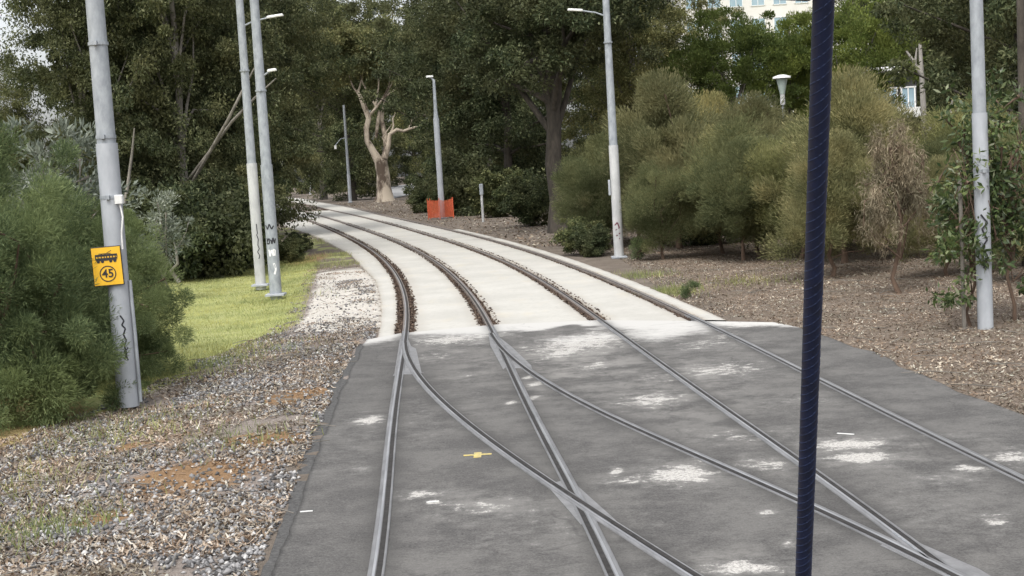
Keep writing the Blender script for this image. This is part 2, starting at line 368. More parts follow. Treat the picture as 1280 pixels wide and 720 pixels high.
for px, py, rx, ry, k in ST:
    p = at(px, py); q = at(px + rx, py); q2 = at(px, py - ry)
    hw = max((q - p).length, .04); hh = max((q2 - p).length, .05)
    e = q - p; e.normalize(); n_ = Vector((-e.y, e.x))
    du = ((ax - p.x) * e.x + (ayy - p.y) * e.y) / hw; dv = ((ax - p.x) * n_.x + (ayy - p.y) * n_.y) / hh
    stain = np.maximum(stain, k * np.exp(-((du ** 2 + dv ** 2) ** 1.0) * .9))
stain = stain + 0 * wob
dd = np.clip(yf(ax) - ayy, 0, 99)
apron = np.exp(-(dd / (.5 + 5.0 * np.clip((fbm(ax, ayy, 1.1, 6) - .25) * (.25 + .75 * sm(-1.5, .6, ax)) * (1 - .8 * sm(2.2, 3.2, ax)), 0, 1))) ** 2)
worn = .25 + .1 * sm(-1.2, -.6, ax)
for px, py, rx, ry, k in ((720, 450, 120, 40, 1), (850, 480, 120, 50, .8), (600, 460, 60, 30, .6), (860, 590, 110, 25, .6), (1080, 565, 110, 30, .7), (600, 630, 110, 30, .6), (920, 700, 110, 25, .7), (1220, 580, 90, 25, .6), (950, 430, 60, 20, .6), (560, 440, 60, 20, .7)):
    p = at(px, py); q = at(px + rx, py); q2 = at(px, py - ry); hw = (q - p).length; hh = (q2 - p).length
    worn = np.maximum(worn, k * np.exp(-(((ax - p.x) / hw) ** 2 + ((ayy - p.y) / hh) ** 2)))
Va = np.c_[ax, ayy, .0 * ax]
ii, jj = np.meshgrid(np.arange(nr - 1), np.arange(na - 1), indexing='ij'); b0 = (ii * na + jj).ravel()
Fa = np.c_[b0, b0 + 1, b0 + na + 1, b0 + na]
yy4 = Va[Fa][:, :, 1]; Fa = Fa[(yy4.max(1) - yy4.min(1)) > .004]
# turned down edges
base = len(Va); skirt = []; sf = []
for col, sgn in ((0, -1), (na - 1, 1)):
    idx = np.arange(nr) * na + col; s0 = base + len(skirt) * nr
    v = Va[idx].copy(); v[:, 0] += sgn * (.06 if sgn < 0 else .05); v[:, 2] = -.14; skirt.append(v)
    k = np.arange(nr - 1)
    sf.append(np.c_[idx[k], idx[k + 1], s0 + k + 1, s0 + k] if sgn > 0 else np.c_[idx[k + 1], idx[k], s0 + k, s0 + k + 1])
Va2 = np.vstack([Va] + skirt); Fa2 = np.vstack([Fa] + sf)
ext = np.zeros((2 * nr, 4)); ext[:, 3] = 1
atA = np.vstack([np.c_[stain, apron, worn, np.ones_like(ax)], ext])
rd = np.zeros_like(ax)
for k in 'ABCDEF':
    xx = RX(k, ayy); m_ = (ayy < RC_[k][:, 1].max()) & (ayy > RC_[k][:, 1].min()); rd = np.maximum(rd, m_ * np.exp(-(np.abs(ax - xx) / .13) ** 2))
atB = np.vstack([np.c_[rd * .8, 0 * rd, 0 * rd, np.ones_like(rd)], ext])
am, t, b = newmat('asphalt')
a1 = N(t, 'ShaderNodeAttribute', attribute_name='ma'); s1 = N(t, 'ShaderNodeSeparateColor'); t.links.new(a1.outputs['Color'], s1.inputs[0])
n1 = noise(t, .8, 9, .78); n2 = noise(t, 6, 9, .8, stretch=(.9, 1.1, 1)); n3 = noise(t, 55, 3, .8); n4 = noise(t, 1.5, 9, .75)
basec = rr(n1, [(.38, (.028, .0255, .023)), (.5, (.049, .045, .041)), (.62, (.086, .080, .072))])
n6 = noise(t, 22, 6, .85, stretch=(.7, 1.3, 1)); basec = mixc(t, .55, basec, rr(n6, [(.40, (.020, .019, .018)), (.5, (.058, .055, .052)), (.60, (.13, .125, .118))]))
basec = mixc(t, .35, basec, rr(n3, [(.40, (.012, .012, .012)), (.60, (.16, .155, .15))]))
wf = math_(t, 'MULTIPLY', s1.outputs[2], rr(n4, [(.43, (0, 0, 0)), (.58, (1, 1, 1))]))
basec = mixc(t, math_(t, 'MULTIPLY', wf, .8), basec, (.235, .226, .21))
n5 = noise(t, 30, 6, .8); basec = mixc(t, math_(t, 'MULTIPLY', rr(n5, [(.55, (0, 0, 0)), (.75, (1, 1, 1))]), .35), basec, (.165, .16, .15))
tar = N(t, 'ShaderNodeMapRange'); tar.inputs['From Min'].default_value = .56; tar.inputs['From Max'].default_value = .70; tar.inputs['To Max'].default_value = .55; t.links.new(n4, tar.inputs['Value'])
sx = math_(t, 'ADD', s1.outputs[0], math_(t, 'MULTIPLY', math_(t, 'SUBTRACT', n2, .5), 3.2)); sy = N(t, 'ShaderNodeMapRange', interpolation_type='SMOOTHSTEP'); sy.inputs['From Min'].default_value = .46; sy.inputs['From Max'].default_value = .72
t.links.new(math_(t, 'MULTIPLY', sx, math_(t, 'GREATER_THAN', s1.outputs[0], .04)), sy.inputs['Value'])
sz_ = N(t, 'ShaderNodeMapRange', interpolation_type='SMOOTHSTEP'); sz_.inputs['From Min'].default_value = -.15; sz_.inputs['From Max'].default_value = .9
t.links.new(math_(t, 'MULTIPLY', sx, math_(t, 'GREATER_THAN', s1.outputs[0], .015)), sz_.inputs['Value']); basec = mixc(t, math_(t, 'MULTIPLY', sz_.outputs[0], .5), basec, (.25, .243, .228))
n7 = noise(t, 38, 5, .85); basec = mixc(t, math_(t, 'MULTIPLY', sy.outputs[0], rr(n7, [(.42, (.12, .12, .12)), (.54, (.9, .9, .9))])), basec, (.53, .51, .475))
px_ = math_(t, 'ADD', s1.outputs[1], math_(t, 'MULTIPLY', math_(t, 'SUBTRACT', n2, .5), 1.1)); py_ = N(t, 'ShaderNodeMapRange', interpolation_type='SMOOTHSTEP'); py_.inputs['From Min'].default_value = .15; py_.inputs['From Max'].default_value = .85
t.links.new(px_, py_.inputs['Value']); basec = mixc(t, math_(t, 'MULTIPLY', py_.outputs[0], .9), basec, (.50, .49, .465))
a2 = N(t, 'ShaderNodeAttribute', attribute_name='mb'); s2 = N(t, 'ShaderNodeSeparateColor'); t.links.new(a2.outputs['Color'], s2.inputs[0])
basec = mixc(t, math_(t, 'MULTIPLY', s2.outputs[0], rr(n6, [(.35, (.3, .3, .3)), (.6, (1, 1, 1))])), basec, (.030, .028, .026))
vo = N(t, 'ShaderNodeTexVoronoi', feature='DISTANCE_TO_EDGE', Scale=.55); wv = t.nodes.new('ShaderNodeTexCoord'); wn = N(t, 'ShaderNodeTexNoise', Scale=2.5, Detail=5); t.links.new(wv.outputs['Object'], wn.inputs['Vector'])
va = N(t, 'ShaderNodeVectorMath', operation='MULTIPLY_ADD'); va.inputs[1].default_value = (.35, .35, 0); t.links.new(wn.outputs['Color'], va.inputs[0]); t.links.new(wv.outputs['Object'], va.inputs[2]); t.links.new(va.outputs[0], vo.inputs['Vector'])
ck = N(t, 'ShaderNodeMapRange'); ck.inputs['From Min'].default_value = .004; ck.inputs['From Max'].default_value = .010; ck.inputs['To Min'].default_value = .3; ck.inputs['To Max'].default_value = 0; t.links.new(vo.outputs['Distance'], ck.inputs['Value'])
basec = mixc(t, math_(t, 'MULTIPLY', ck.outputs[0], rr(n1, [(.48, (0, 0, 0)), (.54, (1, 1, 1))])), basec, (.02, .019, .018))
t.links.new(basec, b.inputs['Base Color']); b.inputs['Roughness'].default_value = .85
bp = N(t, 'ShaderNodeBump', Strength=.35, Distance=.006); t.links.new(n3, bp.inputs['Height']); t.links.new(bp.outputs[0], b.inputs['Normal'])
tag(mesh('asphalt_crossing', Va2, Fa2, am, smooth=False, attrs={'ma': atA, 'mb': atB}), kind='structure')

M['tar'] = simple('crumbly black tar with edge shade', (.045, .044, .043), (.10, .098, .095), .95, 30, 0, .6, 60)  # dark strip: tar shoulder, with the asphalt edge's shadow put into its colour
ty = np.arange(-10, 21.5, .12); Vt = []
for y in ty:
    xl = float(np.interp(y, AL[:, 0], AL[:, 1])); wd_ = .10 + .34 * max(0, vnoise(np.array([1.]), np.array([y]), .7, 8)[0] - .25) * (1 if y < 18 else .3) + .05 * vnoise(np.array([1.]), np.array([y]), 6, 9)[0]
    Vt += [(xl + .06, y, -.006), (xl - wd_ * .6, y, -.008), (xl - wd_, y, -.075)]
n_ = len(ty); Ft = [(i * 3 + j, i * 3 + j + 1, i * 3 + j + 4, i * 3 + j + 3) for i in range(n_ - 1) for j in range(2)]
tag(mesh('tar_and_edge_shade', np.array(Vt), [f[::-1] for f in Ft], M['tar']), kind='structure')
# ------------------------------------------------------------------ concrete strips of the track slab
cm, t, b = newmat('concrete')
n1 = noise(t, .7, 6, .6); n2 = noise(t, 9, 7, .7); n3 = noise(t, 1.6, 5, .6, stretch=(1, .4, 1))
cc = rr(n1, [(.38, (.41, .398, .362)), (.7, (.49, .477, .437))])
cc = mixc(t, math_(t, 'MULTIPLY', rr(n2, [(.35, (1, 1, 1)), (.5, (0, 0, 0))]), .35), cc, (.30, .285, .26))
cc = mixc(t, math_(t, 'MULTIPLY', rr(n3, [(.55, (0, 0, 0)), (.75, (1, 1, 1))]), .6), cc, (.49, .445, .35))
a1 = N(t, 'ShaderNodeAttribute', attribute_name='ma'); s1 = N(t, 'ShaderNodeSeparateColor'); t.links.new(a1.outputs['Color'], s1.inputs[0])
cc = mixc(t, math_(t, 'MULTIPLY', s1.outputs[0], rr(n2, [(.38, (.15, .15, .15)), (.6, (1, 1, 1))])), cc, (.23, .185, .14))
t.links.new(cc, b.inputs['Base Color']); b.inputs['Roughness'].default_value = .9
bp = N(t, 'ShaderNodeBump', Strength=.3, Distance=.01); t.links.new(n2, bp.inputs['Height']); t.links.new(bp.outputs[0], b.inputs['Normal'])
cy = np.concatenate([np.arange(0, 25, .075), np.arange(25, 60, .25), np.arange(60, 250, 1.5)])
def strip(fl, fr, name, y1=250, seed=0, ztop=0.0):
    Vs = []; nn = 8
    for k, ty in enumerate(cy):
        if 22 + ty > y1: break
        xm = (fl(22 + ty) + fr(22 + ty)) / 2
        def edge(fn, sd, amp):
            y = yf(fn(22.5 + ty)) + ty if ty < 30 else 22.3 + ty
            j = amp * (vnoise(np.array([sd * 3.1]), np.array([y]), 3.0, sd)[0] - .5) * 2 + amp * .8 * (vnoise(np.array([sd]), np.array([y]), 11, sd)[0] - .5)
            return fn(y) + j, y
        xl, yl = edge(fl, seed, .022); xr_, yr = edge(fr, seed + 5, .022)
        W__ = max(xr_ - xl, .2); e1, e2 = min(.05 / W__, .1), min(.24 / W__, .3); u = np.array([0, e1, e2, .4, .6, 1 - e2, 1 - e1, 1])
        ux = xl + (xr_ - xl) * u
        uy = (yf(ux) + ty) if ty < 30 else yl + (yr - yl) * u
        top = np.c_[ux, uy, np.full(nn, ztop)]
        Vs.append(np.vstack([[xl, yl, ztop - .13], top, [xr_, yr, ztop - .13]]))
    n = len(Vs); w_ = nn + 2; V = np.vstack(Vs); ii, jj = np.meshgrid(np.arange(n - 1), np.arange(w_ - 1), indexing='ij'); b0 = (ii * w_ + jj).ravel()
    ea = np.array([1, .75, .35, 0, 0, 0, 0, .35, .75, 1]); ea = np.tile(ea, n); return tag(mesh(name, V, np.c_[b0, b0 + 1, b0 + w_ + 1, b0 + w_], cm, attrs={'ma': np.c_[ea, ea, ea, ea * 0 + 1]}), kind='structure')
def off_(k, d):
    c = offs(RC_[k], d)
    return lambda y: np.interp(y, c[:, 1], c[:, 0])
G_ = .17
strip(lambda y: float(slabL(np.array(y))), off_('A', -G_ - .02), 'concrete_slab', seed=1)
strip(off_('A', G_ - .01), off_('B', -G_), 'concrete_slab', seed=2)
strip(off_('B', G_ - .03), off_('C', -G_), 'concrete_slab', 118, seed=3)
strip(off_('C', G_ - .04), off_('D', -G_), 'concrete_slab', seed=4)
strip(off_('D', .07), off_('D', .36), 'concrete_slab', 62, seed=6, ztop=.02)

# ------------------------------------------------------------------ rails
M['steel'] = simple('worn rail steel', (.13, .13, .132), (.23, .23, .235), .5, 8, .2, stretch=(1, .2, 1))
M['steel_rust'] = simple('rusty rail side', (.10, .070, .055), (.20, .145, .115), .8, 20, .2)
M['steel_brown'] = simple('brown slab rail', (.15, .125, .11), (.25, .215, .19), .6, 10, .3, stretch=(1, .2, 1))
M['steel_dull'] = simple('dull casting', (.15, .15, .152), (.22, .22, .222), .6, 6, .1, bump=.2)
M['wear'] = simple('wheel polished steel', (.30, .30, .31), (.50, .50, .51), .3, 3, .6, stretch=(1, .3, 1))
M['groove'] = simple('dirt in the groove', (.012, .011, .010), (.035, .032, .03), .95, 15)
M['shine'] = simple('polished rail top', (.75, .75, .77), (.45, .45, .46), .22, 12, .9)
LBL = {'A': 'leftmost rail, running down the left side of the asphalt crossing', 'B': 'second rail from the left, crossed by the curving switch rail near the front',
 'C': 'third rail from the left, running diagonally across the middle of the asphalt', 'D': 'rightmost rail, thin line beside the leaf covered bank',
 'E': 'curving switch rail that branches from the leftmost rail and crosses the second', 'F': 'curving switch rail that branches from the second rail towards the third'}
for k in 'ABCDEF':
    s = 1 if k in 'ACE' else -1            # the groove lies on the gauge side
    dz = .0012 if k in 'EF' else 0
    c = RC_[k]
    rt = empty('tram_rail', (float(c[0, 0]), float(c[0, 1]), 0), LBL[k], 'rail')
    def sw(prof, name, mat, z0=0, cc_=None, smooth=False):
        V, F = sweep(c if cc_ is None else cc_, [(a * s, z) for a, z in prof], z0 + dz)
        if s < 0: F = F[:, ::-1]
        V = V - np.array([c[0, 0], c[0, 1], 0])
        return mesh(name, V, F, mat, rt, smooth)
    HP = [(-.060, -.1), (-.060, .005), (-.054, .010), (-.008, .010), (-.003, .004)]; LP_ = [(.034, .004), (.036, .0095), (.050, .0095), (.054, .005), (.054, -.1)]
    ysp = 22.6 if k in 'ABCD' else 99
    ca, cb_ = c[c[:, 1] <= ysp + .26], c[c[:, 1] >= ysp]
    sw(HP, 'rail_head', M['steel'], cc_=ca); sw(LP_, 'rail_lip', M['steel'], cc_=ca)
    if k in 'ABCD': sw(HP, 'rail_head', M['steel_brown'], .0004, cb_); sw(LP_, 'rail_lip', M['steel_brown'], .0004, cb_)
    sw([(-.028, .0106), (-.010, .0106)], 'rail_wear', M['wear'])
    gzv = .0060 if k not in 'EF' else .0125
    sw([(-.003, gzv), (.034, gzv)], 'rail_groove', M['groove'])
    if k in 'ABCD':
        cb = c[(c[:, 1] > 22.9 if k in 'BC' else c[:, 1] > 22.2)]
        if k != 'D': sw([(-.10, -.085), (-.078, -.06), (-.0675, -.02), (-.0675, .006)], 'rail_flange', M['steel_rust'], cc_=cb)
# brown spalled lumps and clips in the slots beside the rails
M['clod'] = island('rusty lumps', [(0, (.030, .021, .017)), (.5, (.065, .045, .034)), (1, (.13, .095, .07))], .95)
def octs(P_, S, seed, squash=.6):
    g = np.random.default_rng(seed); n = len(P_)
    d = np.array([(1, 0, 0), (-1, 0, 0), (0, 1, 0), (0, -1, 0), (0, 0, 1), (0, 0, -1)], float)
    V = d[None] * (S[:, None, None] * g.uniform(.6, 1.3, (n, 6, 1)))
    th = g.uniform(0, 6.28, n); c, s = np.cos(th), np.sin(th); x = V[:, :, 0] * c[:, None] - V[:, :, 1] * s[:, None]; y = V[:, :, 0] * s[:, None] + V[:, :, 1] * c[:, None]
    tl = g.normal(0, .5, (n, 2)); z = V[:, :, 2] * squash + x * tl[:, :1] * .4 + y * tl[:, 1:] * .4
    V = np.stack([x, y, z], 2) + P_[:, None]
    f = np.array([(0, 2, 4), (2, 1, 4), (1, 3, 4), (3, 0, 4), (2, 0, 5), (1, 2, 5), (3, 1, 5), (0, 3, 5)])
    F = (np.arange(n)[:, None, None] * 6 + f[None]).reshape(-1, 3)
    return V.reshape(-1, 3), F
Ps = []
for k in 'ABCD':
    for sd, amt in ((-1, 1.0), (1, .75 if k != 'D' else 0)):
        c = RC_[k]; c = c[(c[:, 1] > 22.1) & (c[:, 1] < 130)]
        n = int(5200 * amt)
        if not n: continue
        u = rng.uniform(0, 1, n) ** 1.7 * (len(c) - 2); i = u.astype(int); fr = (u - i)[:, None]; p = c[i] * (1 - fr) + c[i + 1] * fr
        tt = c[i + 1] - c[i]; tt /= np.linalg.norm(tt, axis=1)[:, None]
        p = p + np.c_[tt[:, 1], -tt[:, 0]] * (sd * rng.uniform(.07, .17, n))[:, None]
        ok = p[:, 1] > yf(p[:, 0]) + .02
        Ps.append(np.c_[p[ok], rng.uniform(-.09, -.02, ok.sum())])
        # teeth that reach out over the concrete at every sleeper clip
        dist = np.r_[0, np.cumsum(np.linalg.norm(np.diff(c, axis=0), axis=1))]
        for st in np.arange(.3, 60, .16):
            cx_, cy_ = np.interp(st, dist, c[:, 0]), np.interp(st, dist, c[:, 1]); j = min(int(st / .25), len(c) - 2)
            tv = c[j + 1] - c[j]; tv = tv / np.linalg.norm(tv); o_ = sd * rng.uniform(.15, .20)
            q = np.array([cx_ + tv[1] * o_, cy_ - tv[0] * o_])
            if q[1] > yf(q[0]) + .05 and rng.random() < .8: Ps.append(np.array([[q[0], q[1], .0]]))
Ps = np.vstack(Ps); Vc, Fc = octs(Ps, rng.uniform(.015, .045, len(Ps)), 3)
tag(mesh('rubble_in_rail_slots', Vc, Fc, M['clod']), 'rusty brown rubble and clips packed in the slots beside the rails', 'rubble', kind='stuff')

# switch castings and crossing plates lying flush in the asphalt
def plate(px, name, label, z=.0042, inset=None):
    P_ = [at(*p) for p in px]; n = len(P_)
    V = [(p.x, p.y, z) for p in P_] + [(p.x, p.y, -.03) for p in P_]
    F = [tuple(range(n))] + [(i, (i + 1) % n, n + (i + 1) % n, n + i) for i in range(n)]
    ar = sum(V[i][0] * V[(i + 1) % n][1] - V[(i + 1) % n][0] * V[i][1] for i in range(n))
    if ar < 0: F = [f[::-1] for f in F]
    return tag(mesh(name, np.array(V), F, M['steel_dull']), label, 'steel plate')
plate([(500, 424), (493, 467), (491, 470), (498, 470), (504, 468), (513, 468), (519, 468), (530, 466), (527, 466), (520, 436), (514, 433), (510, 424)], 'switch_plate', 'grey steel switch plate where the curving rail leaves the leftmost rail')
plate([(611, 420), (613, 432), (629, 462), (633, 459), (641, 461), (652, 460), (665, 461), (664, 457), (640, 434), (622, 420)], 'switch_plate', 'grey steel switch plate where the second curving rail leaves the second rail')
plate([(683, 606), (726, 656), (731, 656), (740, 650), (752, 654), (771, 653), (769, 650), (722, 608), (716, 600), (708, 600)], 'crossing_plate', 'grey steel crossing plate where two rails cross at the front')
plate([(1112, 666), (1125, 680), (1126, 677), (1100, 682), (1210, 735), (1262, 735), (1224, 712), (1142, 676), (1120, 660)], 'crossing_plate', 'grey steel plate where rails meet in the lower right corner')
# bright polished patches of rail head
for seg, k in ((((1112, 661), (1195, 722)), 'C'),):
    c = RC_['C']; a_, b_ = at(*seg[0]), at(*seg[1]); cc_ = c[(c[:, 1] < a_.y) & (c[:, 1] > 7)]
    V, F = sweep(cc_, [(-.034, .0112), (-.022, .0112)]); tag(mesh('polished_rail_wear', V, F, M['shine']), 'bright polished wear line on the rail in the lower right corner', 'rail wear')
# yellow survey cross
yp = at(597, 569); mb = MB(); mb.box((yp.x, yp.y, .003), (.07, .22, .003)); mb.box((yp.x + .0, yp.y + .01, .0036), (.26, .05, .003))
M['ypaint'] = simple('worn yellow paint', (.62, .48, .12), (.30, .27, .17), .8, 22)
tag(mb.build('painted_cross', M['ypaint']), 'small worn yellow painted cross on the asphalt', 'road marking')
# a few pale sticks and strips lying on the asphalt
for px, py, ln, an, lb in ((1057, 543, .16, -35, 'thin white strip lying near the right middle of the asphalt'), (541, 628, .10, 10, 'small white scrap on the asphalt left of the crossing plate'), (383, 640, .10, 5, 'small white scrap at the lower left of the asphalt')):
    p = at(px, py); mb = MB(); mb.box((0, 0, 0), (ln, .02, .006), Matrix.Rotation(R(an), 3, 'Z')); o = mb.build('paper_scrap', M['white']); o.location = (p.x, p.y, .006); tag(o, lb, 'litter')

# ------------------------------------------------------------------ far path
M['path'] = simple('grey path', (.20, .20, .20), (.27, .27, .265), .9, 1)
pp = [at(488, 249, .05), at(512, 243, .05), at(534, 231, .05), at(530, 228.5, .05), at(506, 231, .05), at(486, 233, .05)]
tag(mesh('path', np.array([tuple(p) for p in pp]), [tuple(range(len(pp)))], M['path']), kind='structure')

# ------------------------------------------------------------------ loose stuff on the ground
def leaves_flat(P_, Ln, W_, seed, curl=.5):
    g = np.random.default_rng(seed); n = len(P_)
    th = g.uniform(0, 6.28, n); c, s = np.cos(th), np.sin(th)
    u = np.array([(-.5, -.25), (-.5, .25), (0, -.5), (0, .5), (.5, -.15), (.5, .15)])
    X = u[None, :, 0] * Ln[:, None]; Y = u[None, :, 1] * W_[:, None]
    bend = g.uniform(-.3, 1, n) * curl; Z = (np.abs(u[None, :, 0]) * 2) ** 2 * Ln[:, None] * bend[:, None] * .5
    tl = g.normal(0, .35, n); Z = Z + Y * tl[:, None] + X * g.normal(0, .2, n)[:, None]
    V = np.stack([X * c[:, None] - Y * s[:, None], X * s[:, None] + Y * c[:, None], Z], 2) + P_[:, None]
    F = (np.arange(n)[:, None, None] * 6 + np.array([(0, 2, 3, 1), (2, 4, 5, 3)])[None]).reshape(-1, 4)
    return V.reshape(-1, 3), F
def scatter(n, x0, x1, y0, y1, keep, power=1.6):
    x = rng.uniform(x0, x1, n); y = y0 + (y1 - y0) * rng.uniform(0, 1, n) ** power
    ok = keep(x, y); x, y = x[ok], y[ok]
    return np.c_[x, y, gz(x, y)]
keepL = lambda x, y: (x < np.where(y < 22, np.interp(y, AL[:, 0], AL[:, 1]) - .04 - .12 * fbm(x, y, 2, 3), slabL(y) - .05)) & (x > grass_edge(y) - .5 * fbm(x, y, 1, 2))
def thin(P_):
    # fewer stones and leaves on the mossy patches and on the pale sand
    pr = np.ones(len(P_))
    for px, py, rx, ry in RUST:
        p = at(px, py); pr *= 1 - (1.05 - .45 * fbm(P_[:, 0], P_[:, 1], 4, 5)) * np.exp(-(((P_[:, 0] - p.x) / rx) ** 2 + ((P_[:, 1] - p.y) / ry) ** 2) ** 1.3)
    pr *= 1 - (.93 - .6 * sm(.5, .7, fbm(P_[:, 0], P_[:, 1], 1.0, 77))) * sm(21.8, 26, P_[:, 1] + 2.4 * (fbm(P_[:, 0], P_[:, 1], 1.5, 55) - .5))
    return P_[rng.random(len(P_)) < pr]
P_ = scatter(150000, -8, -1.4, 7, 42, keepL); k = fbm(P_[:, 0], P_[:, 1], 1.4, 31); P_ = P_[k > .26 + .22 * rng.random(len(P_))]; P_ = thin(P_); P_[:, 2] += .015
V, F = leaves_flat(P_, rng.uniform(.02, .10, len(P_)), rng.uniform(.008, .026, len(P_)), 1, .8)
M['litterL'] = island('dry curled leaves', [(0, (.06, .04, .028)), (.3, (.16, .11, .08)), (.6, (.31, .25, .20)), (.85, (.44, .38, .33)), (1, (.62, .59, .55))], .8, (.8, (.30, .22, .16), .4), .1)
tag(mesh('leaf_litter', V, F, M['litterL']), 'dry curled pale leaves strewn over the gravel left of the rails', 'leaf litter', kind='stuff')
P_ = scatter(100000, -8, -1.4, 7, 36, keepL); k = fbm(P_[:, 0], P_[:, 1], 1.1, 21); P_ = P_[k > .30 + .12 * rng.random(len(P_))]; P_ = thin(P_)
V, F = octs(P_ + [0, 0, .008], rng.uniform(.008, .028, len(P_)) * rng.choice([1, 1, 1, 1.5], len(P_)), 2, .7)
M['stone'] = island('grey gravel stones', [(0, (.055, .053, .052)), (.4, (.145, .143, .143)), (.8, (.27, .265, .265)), (1, (.50, .49, .47))], .85)
tag(mesh('gravel', V, F, M['stone']), 'grey crushed gravel on the bank left of the rails', 'gravel', kind='stuff')
keepR = lambda x, y: (x > np.where(y < 21.5, np.interp(y, AR[:, 0], AR[:, 1]) + .02 - .10 * fbm(x, y, 2, 3), slabR(y) + .05))
P_ = scatter(190000, 3, 17, 9, 50, keepR, 1.5); k = fbm(P_[:, 0], P_[:, 1], .8, 12); P_ = P_[(k > .12) | (P_[:, 1] < 20)]; P_[:, 2] += .015
V, F = leaves_flat(P_, rng.uniform(.02, .075, len(P_)), rng.uniform(.009, .024, len(P_)), 4, .7)
M['litterR'] = island('brown fallen leaves', [(0, (.10, .062, .045)), (.35, (.25, .17, .125)), (.65, (.43, .33, .26)), (.9, (.62, .53, .44)), (1, (.80, .73, .65))], .85, (.55, (.17, .115, .085), .55), .1)
Pf = scatter(45000, -30, 30, 45, 150, lambda x, y: (x > slabR(y) + .1) & (x < slabR(y) + 16), 1.3); Pf[:, 2] += .02; Vf, Ff = leaves_flat(Pf, rng.uniform(.06, .20, len(Pf)), rng.uniform(.03, .08, len(Pf)), 9, .7); Ff = Ff + len(V); V = np.vstack([V, Vf]); F = np.vstack([F, Ff])
tag(mesh('leaf_litter', V, F, M['litterR']), 'brown fallen leaves covering the bank right of the asphalt', 'leaf litter', kind='stuff')
tw = MB(); g = random.Random(5)
for i in range(420):
    x = g.uniform(3.6, 12) if i % 3 else g.uniform(-5, -2); y = 9 + 24 * g.random() ** 1.3
    ok = keepR(np.array([x]), np.array([y]))[0] if x > 0 else keepL(np.array([x]), np.array([y]))[0]
    if not ok: continue
    z = float(gz(np.array([x]), np.array([y]))[0]) + .03; a = g.uniform(0, 3.14); l = g.uniform(.08, .35)
    dx, dy = math.cos(a) * l, math.sin(a) * l
    tw.tube([(x - dx, y - dy, z), (x, y, z + g.uniform(0, .03)), (x + dx, y + dy * .8, z + g.uniform(-.01, .03))], [.004, .006, .003], 4, False)
tag(tw.build('twigs', M['bark_grey']), 'dry grey twigs lying over the leaf litter', 'twigs', kind='stuff')
# grass blades
keepG = lambda x, y: (x < grass_edge(y) + .1) & (y + 1.6 * np.clip(x + 5, -3, 0) > 16.2 + 1.2 * fbm(x, y, .8, 4))
P_ = scatter(120000, -14, -3.8, 14, 48, keepG, 1.2)
def blades(P_, h, wd, seed, lean=.4):
    g = np.random.default_rng(seed); n = len(P_); th = g.uniform(0, 6.28, n); d = np.c_[np.cos(th), np.sin(th)] * wd[:, None]; le = g.normal(0, lean, (n, 2)) * h[:, None]
    V = np.empty((n, 3, 3)); V[:, 0] = P_; V[:, 1] = P_; V[:, 2] = P_
    V[:, 0, :2] -= d; V[:, 1, :2] += d; V[:, 2, :2] += le; V[:, 2, 2] += h
    return V.reshape(-1, 3), np.arange(n * 3).reshape(-1, 3)
V, F = blades(P_, rng.uniform(.02, .07, len(P_)), rng.uniform(.003, .007, len(P_)), 5)
M['blade'] = island('grass blades', [(0, (.16, .19, .075)), (.5, (.29, .33, .14)), (.85, (.44, .46, .22)), (1, (.48, .44, .22))], .8, (.5, (.42, .40, .16), .7), .4)
tag(mesh('lawn_grass', V, F, M['blade']), 'short bright green grass patch behind the poles on the left', 'grass', kind='stuff')
Pw = []
for px, py, r_, n in ((50, 652, .3, 500), (120, 540, .5, 300), (835, 365, .35, 1000), (800, 345, .4, 600), (300, 545, .4, 200), (160, 520, .6, 300), (930, 352, .6, 400), (0, 600, .5, 400), (430, 330, .5, 500), (410, 300, 1.3, 1500), (395, 285, 1.5, 1200), (425, 318, .8, 800), (370, 330, .7, 900), (345, 372, .5, 500), (300, 435, .6, 700), (240, 455, .5, 600)):
    p = at(px, py); q = rng.normal(0, 1, (n, 2)) * r_ * [1, 1.2] + [p.x, p.y]; Pw.append(np.c_[q, gz(q[:, 0], q[:, 1])])
Pw = np.vstack(Pw); V, F = blades(Pw, rng.uniform(.05, .16, len(Pw)), rng.uniform(.003, .008, len(Pw)), 6)
tag(mesh('weeds', V, F, M['blade']), 'scattered green and straw coloured weeds on the bare ground', 'weeds', kind='stuff')

# ------------------------------------------------------------------ vegetation
def leafcloud(P_, D, Ln, W_, seed):
    """diamond leaves at P_ pointing along D"""
    g = np.random.default_rng(seed); n = len(P_)
    D = D / (np.linalg.norm(D, axis=1)[:, None] + 1e-9)
    r_ = g.normal(0, 1, (n, 3)); S = np.cross(D, r_); S /= np.linalg.norm(S, axis=1)[:, None] + 1e-9
    V = np.empty((n, 4, 3)); V[:, 0] = P_; V[:, 1] = P_ + D * Ln[:, None] * .45 + S * W_[:, None] * .5; V[:, 2] = P_ + D * Ln[:, None]; V[:, 3] = P_ + D * Ln[:, None] * .45 - S * W_[:, None] * .5
    return V.reshape(-1, 3), np.arange(n * 4).reshape(-1, 4)
def crown_pts(seed, blobs, nclump, rclump, flat=.65, shell=.35):
    g = np.random.default_rng(seed); vol = np.array([b[3] * b[4] * b[5] for b in blobs]) ** (2 / 3); vol /= vol.sum()
    bi = g.choice(len(blobs), nclump, p=vol); B = np.array(blobs)[bi]
    d = g.normal(0, 1, (nclump, 3)); d /= np.linalg.norm(d, axis=1)[:, None]
    r_ = g.uniform(0, 1, nclump) ** shell; st_ = g.random(nclump) < .22; r_ = np.where(st_, g.uniform(.95, 1.32, nclump), r_)
    return B[:, :3] + d * r_[:, None] * B[:, 3:6], d, g.uniform(.6, 1.35, nclump) * rclump * np.where(st_, .6, 1)
def rcl_side(r): return r < .3
